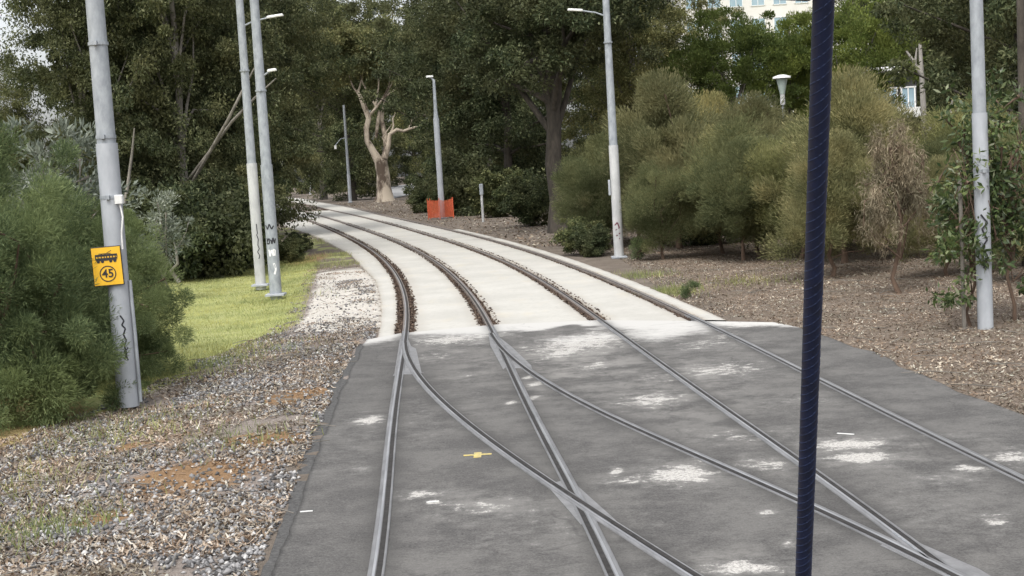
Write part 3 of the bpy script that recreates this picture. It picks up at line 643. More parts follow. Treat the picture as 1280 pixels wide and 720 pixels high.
def crown(seed, blobs, nclump, per, rclump, ln, wd, mode='broad', flat=.65, shell=.35):
    g = np.random.default_rng(seed + 99); C, d, cr = crown_pts(seed, blobs, nclump, rclump, flat, shell)
    idx = np.repeat(np.arange(nclump), per); n = len(idx)
    q = g.normal(0, 1, (n, 3)); q /= np.linalg.norm(q, axis=1)[:, None]; rad = g.uniform(0, 1, n) ** .5
    o = q * rad[:, None] * cr[idx][:, None] * [1, 1, flat]
    P_ = C[idx] + o
    if mode == 'needle' and rcl_side(rclump): D = q * .9 + d[idx] * .5 + g.normal(0, .5, (n, 3)) + [0, 0, .35]
    elif mode == 'broad': D = g.normal(0, .8, (n, 3)) + q * .6 + [0, 0, -.35]
    elif mode == 'needle': D = q * .6 + d[idx] * .5 + g.normal(0, .35, (n, 3)) + [0, 0, .75]
    elif mode == 'droop': D = g.normal(0, .55, (n, 3)) + [0, 0, -.8]
    P_[:, 2] = np.maximum(P_[:, 2], .05)
    L_ = g.uniform(.6, 1.3, n) * ln; W_ = g.uniform(.7, 1.3, n) * wd
    V, F = leafcloud(P_, D, L_, W_, seed + 5)
    return V, F, C
def limbs(mb, base, top, r0, C, seed, nl=14, r1=.06):
    g = random.Random(seed); base, top = Vector(base), Vector(top)
    pts = [base.lerp(top, k / 6) + Vector((g.uniform(-.12, .12), g.uniform(-.12, .12), 0)) * (k > 0) * (k < 6) for k in range(7)]
    mb.tube(pts, [r0 * (1.35 if k == 0 else 1 - .55 * k / 6) for k in range(7)], 10)
    idx = list(range(len(C))); g.shuffle(idx)
    for i in idx[:nl]:
        e = Vector(C[i]); h = g.uniform(.35, 1); s_ = base.lerp(top, h) if e.z > top.z * .5 else base.lerp(top, .3)
        mid = s_.lerp(e, .5) + Vector((g.uniform(-.3, .3), g.uniform(-.3, .3), g.uniform(-.1, .5)))
        q = s_.lerp(mid, .5) + Vector((g.uniform(-.1, .1), g.uniform(-.1, .1), .1))
        mb.tube([s_, q, mid, mid.lerp(e, .55), e], [r0 * .38, r0 * .3, r0 * .22, r0 * .14, r1 * .4], 6, False)
PROTO = {}
used = set()
def proto(kind, name, blobs, nclump, per, rcl, ln, wd, leafmat, bark, trunk_h, r0, mode='broad', seed=1, nl=14, flat=.65, shell=.35):
    PROTO[kind] = dict(name=name, args=(seed, blobs, nclump, per, rcl, ln, wd, mode, flat, shell), lm=leafmat, bark=bark, th=trunk_h, r0=r0, nl=nl, seed=seed)
def plant(kind, loc, sc, rz, label, cat, group=None, sxy=None):
    p = PROTO[kind]
    if 'root' not in p:
        V, F, C = crown(*p['args'])
        rt = empty(p['name'], (0, 0, 0)); mb = MB(); limbs(mb, (0, 0, -.15), (0, 0, p['th']), p['r0'], C, p['seed'], p['nl'])
        mb.build('trunk', p['bark'], rt, True); mesh('crown' if p['th'] > 1.5 else 'foliage', V, F, p['lm'], rt)
        p['root'] = rt; o = rt
    else:
        r0 = p['root']; o = r0.copy(); COL.objects.link(o)
        for ch in list(r0.children):
            c_ = ch.copy(); COL.objects.link(c_); c_.parent = o
    for k in ('group',):
        if k in o: del o[k]
    x, y = loc[0], loc[1]
    o.location = (x, y, float(gz(np.array([x]), np.array([y]))[0])); s2 = sxy or sc
    o.scale = (s2, s2, sc); o.rotation_euler = (0, 0, rz)
    tag(o, label, cat, group); return o
# kinds
proto('wallA', 'broadleaf_tree', [(0, 0, 9.5, 3.2, 3.2, 3.0), (-1.6, .6, 6.5, 2.8, 2.6, 2.6), (1.8, -.5, 6.0, 2.7, 2.6, 2.8), (0, -.8, 3.2, 2.8, 2.6, 2.4), (.4, 1, 1.6, 2.6, 2.4, 1.4)], 300, 300, .62, .15, .060, M['leaf_dark'], M['bark_dark'], 8.5, .22, seed=11, shell=.4)
proto('wallB', 'broadleaf_tree', [(.5, 0, 10, 2.6, 2.8, 3.4), (-1.8, .2, 8, 2.2, 2.4, 2.4), (2, -.2, 7.5, 2.4, 2.3, 2.3), (0, -.8, 4.6, 3.0, 2.6, 2.2), (-.4, .6, 2, 2.7, 2.4, 1.6)], 300, 300, .60, .14, .055, M['leaf_mid'], M['bark_grey'], 9, .2, seed=23, shell=.4)
proto('fig', 'fig_tree', [(0, 0, 10.5, 4.2, 4.0, 2.6), (-3.2, .4, 9, 2.8, 2.8, 2.2), (3.4, -.4, 9.2, 3.0, 2.8, 2.3), (.5, -1.5, 7.6, 3.4, 2.6, 1.8), (-1, 1.5, 12.2, 3.0, 2.8, 1.8)], 280, 300, .75, .17, .075, M['leaf_dark'], M['bark_dark'], 9, .42, seed=31, nl=20, shell=.45)
proto('gumtop', 'gum_tree', [(0, 0, 15.5, 5.5, 4, 3.6), (-4.2, 0, 14, 3.4, 3, 2.8), (4.2, 0, 15, 3.6, 3, 3), (0, 0, 19, 4.2, 3.5, 2.4)], 230, 220, 1.0, .34, .15, M['leaf_mid'], M['bark_pale'], 12, .8, seed=41, nl=16, shell=.5)
proto('round', 'round_tree', [(0, 0, 7.5, 2.0, 2, 1.7), (-1.8, 0, 6.5, 1.5, 1.5, 1.3), (1.8, .2, 6.7, 1.6, 1.5, 1.4), (.2, -.4, 5.0, 2.0, 1.8, 1.3)], 150, 260, .6, .14, .05, M['leaf_light'], M['bark_grey'], 5.5, .16, seed=51, mode='needle')
proto('shrubA', 'feathery_shrub', [(0, 0, 2.7, 1.2, 1.1, 1.5), (-.9, .1, 1.7, .9, 1.0, 1.1), (1.0, -.1, 1.9, .9, 1.0, 1.1), (.1, -.2, 4.0, .6, .6, .9), (-.6, 0, 3.4, .5, .5, .7)], 85, 850, 0.54, 0.13, .016, M['needle_olive'], M['bark_brown'], 2.4, .07, seed=61, mode='needle', nl=18, flat=1.15, shell=.9)
proto('shrubB', 'feathery_shrub', [(0, 0, 2.4, 1.4, 1.2, 1.3), (-1.0, .1, 3.1, .6, .7, 1.1), (.9, -.1, 2.3, .9, 1.0, 1.3), (.5, 0, 3.9, .5, .5, .7), (0, 0, 1.3, 1.3, 1.1, .7)], 85, 850, 0.54, 0.12, .016, M['needle_dull'], M['bark_brown'], 2.2, .06, seed=67, mode='needle', nl=18, flat=1.1, shell=.9)
proto('shrubC', 'feathery_shrub', [(.2, 0, 1.9, 1.0, 1.0, 1.1), (-.7, .1, 1.4, .8, .8, .8), (.3, 0, 3.2, .5, .5, .8), (.9, 0, 2.5, .5, .5, .6)], 60, 800, 0.50, 0.12, .016, M['needle_olive'], M['bark_brown'], 2.0, .05, seed=69, mode='needle', nl=16, flat=1.2, shell=.9)
proto('dead', 'dead_shrub', [(0, 0, 2.0, .55, .5, .6), (-.4, .1, 1.45, .35, .4, .45), (.4, 0, 1.5, .35, .4, .5), (-.1, 0, 2.6, .3, .3, .3)], 75, 150, .20, .13, .011, M['needle_brown'], M['bark_brown'], 2.4, .045, seed=71, mode='droop', nl=34, flat=2.2, shell=.6)
proto('bush', 'dark_bush', [(0, 0, 1.2, 1.2, 1.1, 1.1), (-.8, .2, .8, .8, .8, .8), (.8, 0, .9, .9, .8, .9)], 90, 200, .36, .12, .06, M['leaf_dark'], M['bark_dark'], 1.2, .05, seed=81)
proto('near', 'wattle_bush', [(0, 0, 1.5, 1.0, .9, 1.3), (-1.0, .1, 1.3, .9, .9, 1.2), (.7, -.1, 1.05, .62, .7, .8), (-.4, 0, 2.3, .7, .7, .7), (.3, -.4, .55, .9, .6, .5)], 190, 800, .26, .075, .0095, M['needle_green'], M['bark_brown'], 1.4, .05, seed=91, mode='needle', nl=30, flat=1.0)
proto('silver', 'silver_bush', [(0, 0, 2.2, .5, .5, .6), (.3, 0, 1.7, .5, .5, .5)], 40, 60, .22, .12, .030, M['leaf_silver'], M['bark_grey'], 1.3, .03, seed=95, mode='needle')
proto('sapling', 'leafy_sapling', [(0, 0, 2.0, .5, .5, .7), (.4, 0, 1.4, .55, .5, .6), (-.35, -.1, 1.1, .35, .4, .35), (-.45, -.1, .55, .3, .35, .25), (.3, 0, 2.6, .45, .4, .5)], 70, 42, .20, .11, .040, M['leaf_sap'], M['bark_brown'], 2.0, .025, seed=97, nl=34)
proto('tuft', 'small_shrub', [(0, 0, .28, .25, .25, .25)], 14, 120, .13, .10, .012, M['needle_green'], M['bark_brown'], .2, .015, seed=99, mode='needle', nl=4)

# left wall of trees
LT = [(-25, 47, .50, 'wallA', 'low dark tree at the left edge under the gap of white sky'), (122, 44, .96, 'wallB', 'tall olive tree behind the near left pole'), (205, 50, 1.22, 'wallA', 'dark dense tree right behind the pole with the yellow sign'),
 (240, 45, 1.05, 'wallB', 'olive tree between the yellow sign pole and the pair of poles'), (268, 50, 1.15, 'wallA', 'dark dense tree just left of the pair of poles'), (318, 66, 1.35, 'wallB', 'tall olive tree rising right behind the pair of poles'),
 (22, 66, .76, 'wallA', 'dark tree in the second row at the far left'), (200, 66, 1.5, 'wallA', 'dark tree in the second row behind the near left pole'), (280, 68, 1.6, 'wallB', 'tall tree in the second row left of the pair of poles'), (-90, 52, .5, 'wallB', 'olive tree partly outside the left edge')]
for i, (px, Y, s, k, lb) in enumerate(LT): plant(k, along(px, Y), s, i * 1.3, lb, 'tree', 'trees forming the wall on the left', sxy=s * .82)
# far trees beyond the bend
FT = [(385, 300, 3.0, 'wallA', 'dark far tree above the far end of the rails'), (300, 240, 2.6, 'wallB', 'far olive tree where the rails vanish at the left'), (425, 290, 3.2, 'wallA', 'dark far tree just left of the pale gum'), (465, 330, 3.4, 'wallB', 'far tree behind the pale gum trunk'),
 (520, 350, 3.0, 'wallA', 'dark far tree above the grey path'), (560, 260, 2.6, 'wallA', 'dark far tree between the path and the orange barrier'), (600, 130, 2.1, 'wallA', 'dark tree behind the pole with the orange barrier'), (405, 190, 2.3, 'wallB', 'olive tree left of the slim far pole'),
 (640, 105, 1.5, 'wallA', 'dark tree behind the short pale post'), (440, 165, 2.2, 'wallA', 'dark tree just behind and left of the pale gum'), (300, 130, 2.0, 'wallB', 'far olive tree behind the pair of poles')]
for i, (px, Y, s, k, lb) in enumerate(FT):
    plant(k, along(px, Y), s, i * 2.1 + .4, lb, 'tree', 'trees beyond the bend of the track')
CT = [(336, 96, 1.4, 'fig', 'fig left of the rails, its crown overhanging the bend'), (620, 90, 1.5, 'wallB', 'olive tree whose crown spreads above the orange barrier'), (700, 54.4, .95, 'fig', 'big fig with thick grey trunk in the centre right'), (592, 118, 1.7, 'wallA', 'dark tall tree behind the pole with the orange barrier, right of the pale gum'),
 (640, 84, 1.45, 'wallA', 'dark tree in the second row right of the orange barrier'), (800, 60, .98, 'wallB', 'olive tree behind the street pole in the centre right'), (862, 70, .88, 'wallB', 'olive tree with thin crown below the pale office block'), (760, 100, 1.15, 'wallA', 'dark tree in the gap behind the centre right pole')]
for i, (px, Y, s, k, lb) in enumerate(CT): plant(k, along(px, Y), s, i * 1.7 + 2, lb, 'tree', 'trees behind the track in the centre')
RT = [(925, 60, .97, 'round', 'light green round tree in front of the office block'), (990, 62, .95, 'round', 'light green round tree just left of the wiper'), (1070, 60, 1.0, 'round', 'green tree right of the wiper at the top'), (1020, 66, .8, 'round', 'green round tree hidden partly by the wiper')]
for i, (px, Y, s, k, lb) in enumerate(RT): plant(k, along(px, Y), s, i * 1.1, lb, 'tree', 'round trees below the office block')
RT = [(1250, 60, 1.25, 'wallA', 'dark tree left of the right hand pole, far back'), (1275, 46, 1.0, 'wallB', 'olive tree at the top right edge'), (1150, 85, 1.6, 'wallA', 'dark tall tree behind the slim bare trunk'), (1310, 38, .95, 'wallA', 'dark tree partly outside the right edge'), (1130, 110, 1.9, 'wallB', 'tall olive tree far behind the wiper'), (1225, 95, 1.7, 'wallB', 'tall olive tree far behind the right hand pole')]
for i, (px, Y, s, k, lb) in enumerate(RT): plant(k, along(px, Y), s, i * 1.9 + 1, lb, 'tree', 'tall trees at the upper right')
# feathery shrubs along the right bank
SH = [(755, 43, .72), (800, 42, .80), (850, 40, 1.08), (905, 37, .88), (952, 35, .84), (1000, 33, .74), (1056, 31, .92), (1100, 34, .80), (1150, 31, .58), (1200, 30, .62), (1250, 27, .62), (880, 46, 1.0), (985, 44, .82), (1075, 42, .98), (830, 36, .6), (930, 34, .72), (1040, 28, .62), (1185, 26, .48), (1290, 24, .62), (735, 47, .62), (775, 45, .86), (940, 41, .92), (1105, 38, .82), (1190, 36, .62), (1225, 34, .85)]
SHL = ['leftmost feathery shrub, right of the fig trunk', 'feathery shrub just right of the centre right pole', 'tall pale topped feathery shrub right of the pole', 'olive feathery shrub below the fig crown', 'feathery shrub left of the lantern', 'feathery shrub directly behind the wiper',
 'feathery shrub just right of the wiper', 'feathery shrub behind the dead brown shrub', 'low feathery shrub right of the dead shrub', 'feathery shrub left of the right hand pole', 'feathery shrub right of the right hand pole', 'second row feathery shrub behind the pale topped one',
 'second row feathery shrub below the lantern', 'second row feathery shrub behind the dead shrub', 'low dark feathery shrub at the foot of the belt', 'front feathery shrub with thin brown stem left of the wiper', 'front feathery shrub at the right side of the wiper foot', 'low front shrub left of the leafy sapling', 'front shrub cut by the right edge', 'small feathery shrub beside the fig trunk', 'second row feathery shrub behind the centre right pole', 'second row feathery shrub below and left of the lantern', 'second row feathery shrub left of the slim bare trunk', 'second row feathery shrub at the foot of the slim bare trunk', 'second row feathery shrub behind the right hand pole']
for i, ((px, Y, s), lb) in enumerate(zip(SH, SHL)): plant(('shrubB', 'shrubA', 'shrubA', 'shrubC', 'shrubB')[i % 5] if i != 2 else 'shrubA', along(px, Y), s, i * 2.4, lb, 'shrub', 'feathery shrubs along the right bank', sxy=s * 1.22)
dd_ = at(1128, 367); plant('dead', dd_, 1.0, .6, 'dead brown drooping shrub on the right bank', 'shrub')
# dark undergrowth
UB = [(250, 41, 1.3, 'dark bush at the back of the grass patch, left'), (285, 44, 1.2, 'dark bush behind the pair of poles'), (205, 40, 1.2, 'dark bush behind the yellow sign pole'), (262, 52, 1.2, 'dark bush well behind the pair of poles at the back of the grass'), (740, 39, .42, 'small dark bush at the foot of the fig'), (728, 40, .5, 'small low bush left of the centre right pole'),
 (665, 62, 1.0, 'dark bush left of the fig trunk'), (625, 76, 1.2, 'dark bush right of the short pale post'), (580, 84, 1.3, 'dark bush right of the orange barrier'), (531, 95, 1.1, 'bush left of the orange barrier'), (160, 42, 1.4, 'dark bush behind the wattle bush'), (100, 44, 1.5, 'dark bush low behind the wattle bush at the left'), (1030, 36, 1.0, 'dark low bush behind the wiper'), (890, 41, 1.0, 'dark low bush under the feathery belt'), (1160, 36, .9, 'dark low bush right of the dead shrub')]
UB += [(362, 46, .42, 'small dark bush just right of the foot of the pair of poles'), (372, 52, .35, 'tiny dark bush on the verge inside the bend')]
for i, (px, Y, s, lb) in enumerate(UB): plant('bush', along(px, Y), s, i * 1.2, lb, 'bush', 'dark bushes under the trees')
# near left bushes
for i, (px, Y, s, lb) in enumerate(((10, 16.6, 1.03, 'big bright green wattle bush at the left edge'), (150, 19.6, .80, 'wattle bush behind the foot of the yellow sign pole'), (-60, 18.5, 1.25, 'wattle bush partly outside the left edge'), (85, 20.5, .92, 'wattle bush in the second row behind the sign'))):
    plant('near', along(px, Y), s, [.3, 2.2, 4, 5.1][i], lb, 'bush', 'wattle bushes on the left')
plant('silver', along(92, 21.3), 1.35, 0, 'silvery grey leaved bush left of the near pole', 'bush', 'silvery bushes'); plant('silver', along(60, 22.5), 1.1, 2, 'silvery grey bush further left behind the wattle', 'bush', 'silvery bushes')
plant('silver', along(205, 33), .95, 1, 'thin silvery bush behind the right side of the sign', 'bush', 'silvery bushes')
plant('sapling', at(1216, 408), 1.0, .5, 'leafy dark green sapling around the foot of the right hand pole', 'sapling', 'leafy saplings'); plant('sapling', at(1268, 402), 1.15, 2.5, 'leafy sapling cut by the right edge of the picture', 'sapling', 'leafy saplings')
plant('tuft', at(797, 325), 1.1, 0, 'small green shrub right of the centre right pole', 'shrub', 'small green shrubs'); plant('tuft', at(862, 372), .6, 1, 'tiny bright green plant on the right bank', 'shrub', 'small green shrubs')
plant('tuft', at(152, 500), .7, 2, 'small green tuft left of the sign pole foot', 'shrub', 'small green shrubs')

# pale gum with bare forked limbs
gb = at(480, 252); gt = empty('pale_gum_tree', tuple(gb), 'big pale barked gum with bare forked limbs beside the far pole', 'tree')
mb = MB(); q = 1700 / gb.y
def gp(px, py, dy=0.0): # limb joint on the plane of the tree, relative to its base
    d_ = ray(px, py); t_ = (gb.y + dy) / d_.y
    return Vector((d_.x * t_ - gb.x, dy, CAMH + d_.z * t_))
mb.tube([gp(481, 258), gp(481, 248), gp(480, 236), gp(479, 218), gp(476, 202)], [1.5, .98, .78, .70, .68], 14)
mb.tube([gp(472, 252), gp(476, 246), gp(478, 236)], [.5, .4, .3], 8); mb.tube([gp(489, 252), gp(486, 246), gp(483, 236)], [.5, .4, .3], 8)
mb.tube([gp(476, 206), gp(467, 190), gp(459, 176), gp(458, 160), gp(461, 148), gp(455, 132), gp(450, 120), gp(447, 112)], [.56, .38, .31, .30, .29, .27, .20, .10], 10)
mb.tube([gp(479, 206), gp(483, 185, .6), gp(481, 168, .8), gp(477, 150, 1), gp(478, 138, 1)], [.42, .30, .26, .24, .18], 10)
mb.tube([gp(470, 172, .5), gp(472, 155, .5), gp(474, 138, .5)], [.16, .2, .12], 8)
mb.tube([gp(481, 198), gp(486, 180), gp(487, 168), gp(496, 162), gp(504, 164), gp(512, 161), gp(526, 157)], [.32, .24, .22, .19, .16, .14, .05], 8)
mb.tube([gp(486, 172), gp(492, 158), gp(491, 148), gp(495, 140)], [.16, .10, .07, .03], 6); mb.tube([gp(484, 182), gp(478, 172), gp(490, 155)], [.14, .10, .04], 6)
mb.tube([gp(511, 161), gp(516, 149), gp(524, 145), gp(533, 143)], [.13, .11, .08, .04], 8); mb.tube([gp(515, 150), gp(517, 136)], [.09, .03], 6)
mb.tube([gp(459, 148), gp(468, 137), gp(478, 124), gp(495, 111), gp(515, 106), gp(542, 99)], [.17, .15, .13, .11, .08, .04], 8)
mb.tube([gp(470, 133), gp(461, 118), gp(453, 103), gp(450, 92)], [.13, .10, .07, .04], 8); mb.tube([gp(470, 130), gp(473, 110), gp(474, 85)], [.12, .09, .06], 8)
mb.tube([gp(448, 114), gp(452, 100), gp(458, 70)], [.10, .08, .05], 8); mb.tube([gp(496, 111), gp(503, 104), gp(512, 102)], [.07, .05, .03], 6)
mb.tube([gp(478, 124), gp(486, 108), gp(488, 88)], [.09, .06, .03], 6); mb.tube([gp(478, 140, 1), gp(482, 120, 1), gp(492, 100, 1)], [.14, .09, .05], 6); mb.tube([gp(450, 121), gp(441, 108), gp(436, 94)], [.12, .08, .04], 6)
mb.build('trunk', M['bark_pale'], gt, True)
tz = 12
V, F, C = crown(141, [(-2, 0, 17, 5, 4, 3), (3, 0, 16.8, 5, 4, 3), (7, 2, 17.5, 3.2, 3, 2.0), (-5, 1, 14.5, 3, 3, 2), (2, 3, 13.5, 4, 1.5, 2), (-1.5, -1, 15.2, 3.4, 2, 1.5), (4, -1, 15.5, 3, 2, 1.3)], 240, 150, 1.1, .36, .16, 'broad', .7, .5)
mesh('crown', V, F, M['leaf_mid'], gt)
# slim bare trunk
sb = along(1162, 44); st = empty('slim_bare_tree', tuple(sb), 'slim pale bare trunk with small forks at the upper right', 'tree')
def sp_(px, py):
    d_ = ray(px, py); t_ = sb.y / d_.y; return Vector((d_.x * t_ - sb.x, 0, CAMH + d_.z * t_))
mb = MB(); mb.tube([Vector((0, 0, -.1)), sp_(1158, 215), sp_(1156, 170), sp_(1153, 110), sp_(1150, 55)], [.12, .11, .10, .09, .055], 8)
mb.tube([sp_(1152, 92), sp_(1143, 78), sp_(1133, 64)], [.09, .06, .03], 6); mb.tube([sp_(1144, 80), sp_(1146, 60)], [.05, .02], 6)
mb.tube([sp_(1158, 165), sp_(1170, 152), sp_(1187, 142), sp_(1212, 130)], [.08, .07, .06, .03], 6); mb.tube([sp_(1186, 143), sp_(1191, 125)], [.05, .03], 6)
mb.build('trunk', M['bark_wan'], st, True)
# near trunk cut by the right edge
tb = along(1283, 27); tr = MB(); tr.tube([(0, 0, -.1), (0, 0, 2.5), (.04, 0, 8)], [.09, .08, .07], 10); o = tr.build('tree_trunk', M['bark_dark'], None, True); o.location = tb; tag(o, 'dark thin bare trunk at the top of the right edge', 'tree')
# thin pale stems among the left wall
for i, (bx, x0, y0, x1, y1, Y) in enumerate(((200, 285, 150, 318, 85, 41), (175, 290, 152, 345, 98, 41.3), (224, 222, 330, 216, 295, 38), (158, 160, 230, 168, 160, 41))):
    bse = along(bx, Y + (7 if i < 2 else 0)); d0 = ray(x0, y0); d1 = ray(x1, y1); a_ = d0 * (Y / d0.y); b_ = d1 * (Y / d1.y); a_.z += CAMH; b_.z += CAMH
    mb = MB(); mb.tube([bse - bse, (a_ - bse) * .5 + Vector((-.2, 0, .1)), a_ - bse, (a_ + b_) / 2 - bse + Vector((0, .1, .06)), b_ - bse], [.07, .06, .05, .04, .02], 6)
    o = mb.build('bare_stem', M['bark_grey'], None, True); o.location = bse
    tag(o, ['leaning bare stem left of the pair of poles', 'leaning bare stem that reaches behind the pair of poles', 'thin pale stem at the back of the grass patch', 'thin pale stem behind the near left pole'][i], 'tree stem')

# ------------------------------------------------------------------ poles
def squig(mb, cx, z, r_, a0, pts, wd=.012):
    # painted mark that hugs a pole of radius r_
    for (u0, v0), (u1, v1) in zip(pts[:-1], pts[1:]):
        V = []; 
        for u, v in ((u0, v0), (u1, v1)):
            for s_ in (-1, 1):
                nx_, ny_ = -(v1 - v0), (u1 - u0); l_ = math.hypot(nx_, ny_) + 1e-6
                uu = u + s_ * nx_ / l_ * wd; vv = v + s_ * ny_ / l_ * wd; a = a0 + uu / r_
                V.append((math.sin(a) * (r_ + .0025), -math.cos(a) * (r_ + .0025), z + vv))
        mb.add(V, [(0, 1, 3, 2)])
def pole(base, H, r0, r1, zc, label, sleeve, lean=(0, 0), bands=(), lamp=None, lamp_s=1.0, group='overhead line poles', base_plate=True):
    rt = empty('line_pole', tuple(base), label, 'pole', group); rt.rotation_euler = (lean[1], lean[0], 0)
    rs = r0 * 1.06
    MB().tube([(0, 0, -.1), (0, 0, zc * .5), (0, 0, zc)], [rs * 1.03, rs, rs], 20).build('sleeve', sleeve, rt, True)
    MB().tube([(0, 0, zc + .001), (0, 0, (zc + H) / 2), (0, 0, H)], [r0 * .93, (r0 + r1) * .465, r1], 20).build('shaft', M['galv'], rt, True)
    for z_ in bands:
        rr_ = (rs if z_ < zc else r0 * .95) + .006
        b_ = MB(); b_.tube([(0, 0, z_ - .02), (0, 0, z_ + .02)], rr_, 18); b_.box((.0, -rr_ - .015, z_), (.05, .04, .05)); b_.build('band', M['galv'], rt)
    if base_plate:
        MB().box((0, 0, .02), (rs * 3.2, rs * 3.2, .05), None, .01).build('base_plate', M['sleeve'], rt)
    if lamp:
        lz, lx = lamp
        a = MB(); a.tube([(0, 0, lz - .12), (lx * .35, -.02, lz + .0), (lx * .8, -.05, lz + .07)], [.025, .022, .022], 8).build('lamp_arm', M['galv'], rt, True)
        sgn = 1 if lx > 0 else -1
        MB().box((lx, -.06, lz + .10), (.42 * lamp_s, .16, .055), Matrix.Rotation(R(-6 * sgn), 3, 'Y'), .02).build('lamp_head', M['white'], rt)
    return rt
P1 = at(160, 498); p1 = pole(P1, 9, .125, .10, 3.22, 'near left pole carrying the yellow speed sign', M['sleeve'], (0.0, 0), (2.55, 3.3, 4.45), base_plate=False)
P2 = at(345, 369); p2 = pole(P2, 9.5, .13, .095, 3.05, 'right pole of the pair, black and white graffiti near its foot', M['galv'], (0, 0), (4.75,), (5.1, .30), lamp_s=.5)
P3 = at(326, 357); p3 = pole(P3, 9, .125, .09, 3.15, 'left pole of the pair, with chalky lower sleeve', M['sleeve_white'], (0, 0), (5.5,), (6.72, .88))
P4 = at(774, 322); p4 = pole(P4, 8.5, .125, .085, 3.1, 'street pole with lamp arm in the centre right, red marks on its foot', M['sleeve_white'], (0, 0), (5.9,), (6.72, -.85))
P5 = at(1232, 410); p5 = pole(P5, 7, .098, .088, 3.0, 'right hand pole behind the leafy sapling', M['sleeve'], (0, 0), (2.2,), base_plate=False)
P6 = at(553, 273); p6 = pole(P6, 6.2, .16, .12, 5.8, 'far pole standing in the orange barrier', M['sleeve'], (0, 0), (), None)
P7 = at(438, 253); p7 = pole(P7, 10.8, .17, .12, 3.2, 'slim far pole left of the pale gum', M['sleeve'], (0, 0))
# far lamp arms hanging among the leaves above the barrier
a = MB(); a.tube([(0, 0, 6.2), (0, 0, 8.0), (-.15, 0, 8.15), (-.3, 0, 8.2)], [.11, .08, .05, .04], 8).build('mast', M['galv'], p6, True)
MB().box((-.22, -.02, 8.22), (.42, .2, .10), None, .03).build('lamp_head', M['white'], p6)
MB().box((-1.2, -.3, 6.2), (.25, .2, .4), None, .03).build('signal_box', M['white'], p7); MB().tube([(-1.2, -.3, 6.4), (-.6, 0, 7.1), (0, 0, 7.2)], .05, 6).build('bracket', M['galv'], p7)
# details of the sign pole
# box, cable and conduit
MB().box((.135, -.13, 2.52), (.10, .08, .11), None, .01).build('junction_box', M['white'], p1)
MB().tube([(.14, -.13, 2.46), (.165, -.14, 2.3), (.135, -.145, 2.1), (.13, -.14, 1.9)], .012, 8).build('cable', M['white'], p1, True)
MB().tube([(.165, -.02, -.05), (.165, -.02, .8), (.155, -.02, 1.5)], .022, 8).build('conduit', M['galv'], p1, True)
g_ = MB()
squig(g_, 0, .95, .134, .35, [(-.02, .12), (.02, .05), (-.01, .0), (.03, -.05), (0, -.12), (.03, -.2), (0, -.26), (.02, -.36), (.0, -.42)], .010); g_.build('graffiti', M['ink'], p1); g_ = MB(); squig(g_, 0, .6, .134, .45, [(-.03, .15), (.03, .05), (-.02, .02), (.02, -.1)], .008)
g_.build('graffiti', M['ink'], p1)
g_ = MB(); squig(g_, 0, 1.55, .14, -.1, [(-.10, .1), (-.05, .0), (0, .12), (.05, .0), (.10, .08)], .016); g_.build('graffiti', M['ink'], p2); g_ = MB(); squig(g_, 0, 1.28, .14, 0, [(-.10, .07), (-.10, -.07), (-.04, -.06), (-.04, .06), (-.1, .0), (.0, .02), (.02, -.07), (.05, .07), (.08, -.06), (.11, .05)], .016)
g_.build('graffiti', M['ink'], p2); g_ = MB(); squig(g_, 0, 1.0, .14, .1, [(-.08, .08), (-.06, -.08), (-.02, .07), (.02, -.07), (.02, .08), (.07, .06), (.05, -.07)], .016); g_.build('graffiti', M['whiteink'], p2); g_ = MB(); squig(g_, 0, .62, .14, .2, [(0, .14), (.04, .0), (.0, -.12)], .022)
g_.build('graffiti', M['whiteink'], p2)
g_ = MB(); squig(g_, 0, 1.3, .135, .2, [(0, .3), (.01, .05), (-.01, .02), (.02, -.1), (0, -.25), (.03, -.34), (-.02, -.42), (.03, -.52), (.0, -.6)], .011); g_.build('graffiti', M['ink'], p3)
g_ = MB(); squig(g_, 0, .78, .137, -.1, [(-.08, .12), (0, .2), (.05, .05), (-.05, .0), (.06, -.1), (-.04, -.16), (.05, -.25)], .018); g_.build('graffiti', M['redink'], p4)
MB().box((-.17, -.02, 1.95), (.06, .08, .42), None, .01).build('cable_box', M['sleeve'], p4)
g_ = MB(); squig(g_, 0, 1.2, .12, -.1, [(-.05, .4), (.04, .28), (-.04, .2), (.03, .05), (-.04, -.05), (.03, -.2), (-.03, -.35)], .012); g_.build('graffiti', M['ink'], p5)
MB().tube([(-.26, .12, -.1), (-.26, .12, 2.1)], .028, 8).build('side_post', M['bark_grey'], p5)

# yellow speed sign, fixed to the near pole
sg = empty('speed_sign', (P1.x - .07, P1.y - .17, 1.70), 'yellow sign with black tram and circled 45 on the near pole', 'sign'); sg.rotation_euler = (0, R(-1.5), R(6))
W_, H_ = .37, .49
MB().box((0, .012, 0), (W_, .02, H_), None, .004).build('panel', M['black'], sg)
MB().box((0, 0, 0), (W_ - .02, .012, H_ - .02)).build('face', M['yellow'], sg)
ft = MB()
def fl(x0, z0, x1, z1, y=-.0085): ft.box(((x0 + x1) / 2, y, (z0 + z1) / 2), (x1 - x0, .003, z1 - z0))
fl(-.135, .125, .135, .15); fl(-.135, .085, .135, .105); fl(-.125, .07, .125, .085)
for x_ in (-.135, -.105, -.065, -.03, .0, .035, .07, .105, .125): fl(x_, .105, x_ + .012, .125)
for x_ in (-.10, -.05, .05, .10):
    n = 12; ft.add([(x_ + .020 * math.cos(2 * math.pi * k / n), -.0088, .062 + .020 * math.sin(2 * math.pi * k / n)) for k in range(n)], [tuple(range(n - 1, -1, -1))])
ft.add([(-.02, -.0088, .15), (-.01, -.0088, .15), (.07, -.0088, .19), (.065, -.0088, .195)], [(0, 3, 2, 1)]); fl(-.09, .155, .06, .162); fl(-.06, .15, -.05, .16)
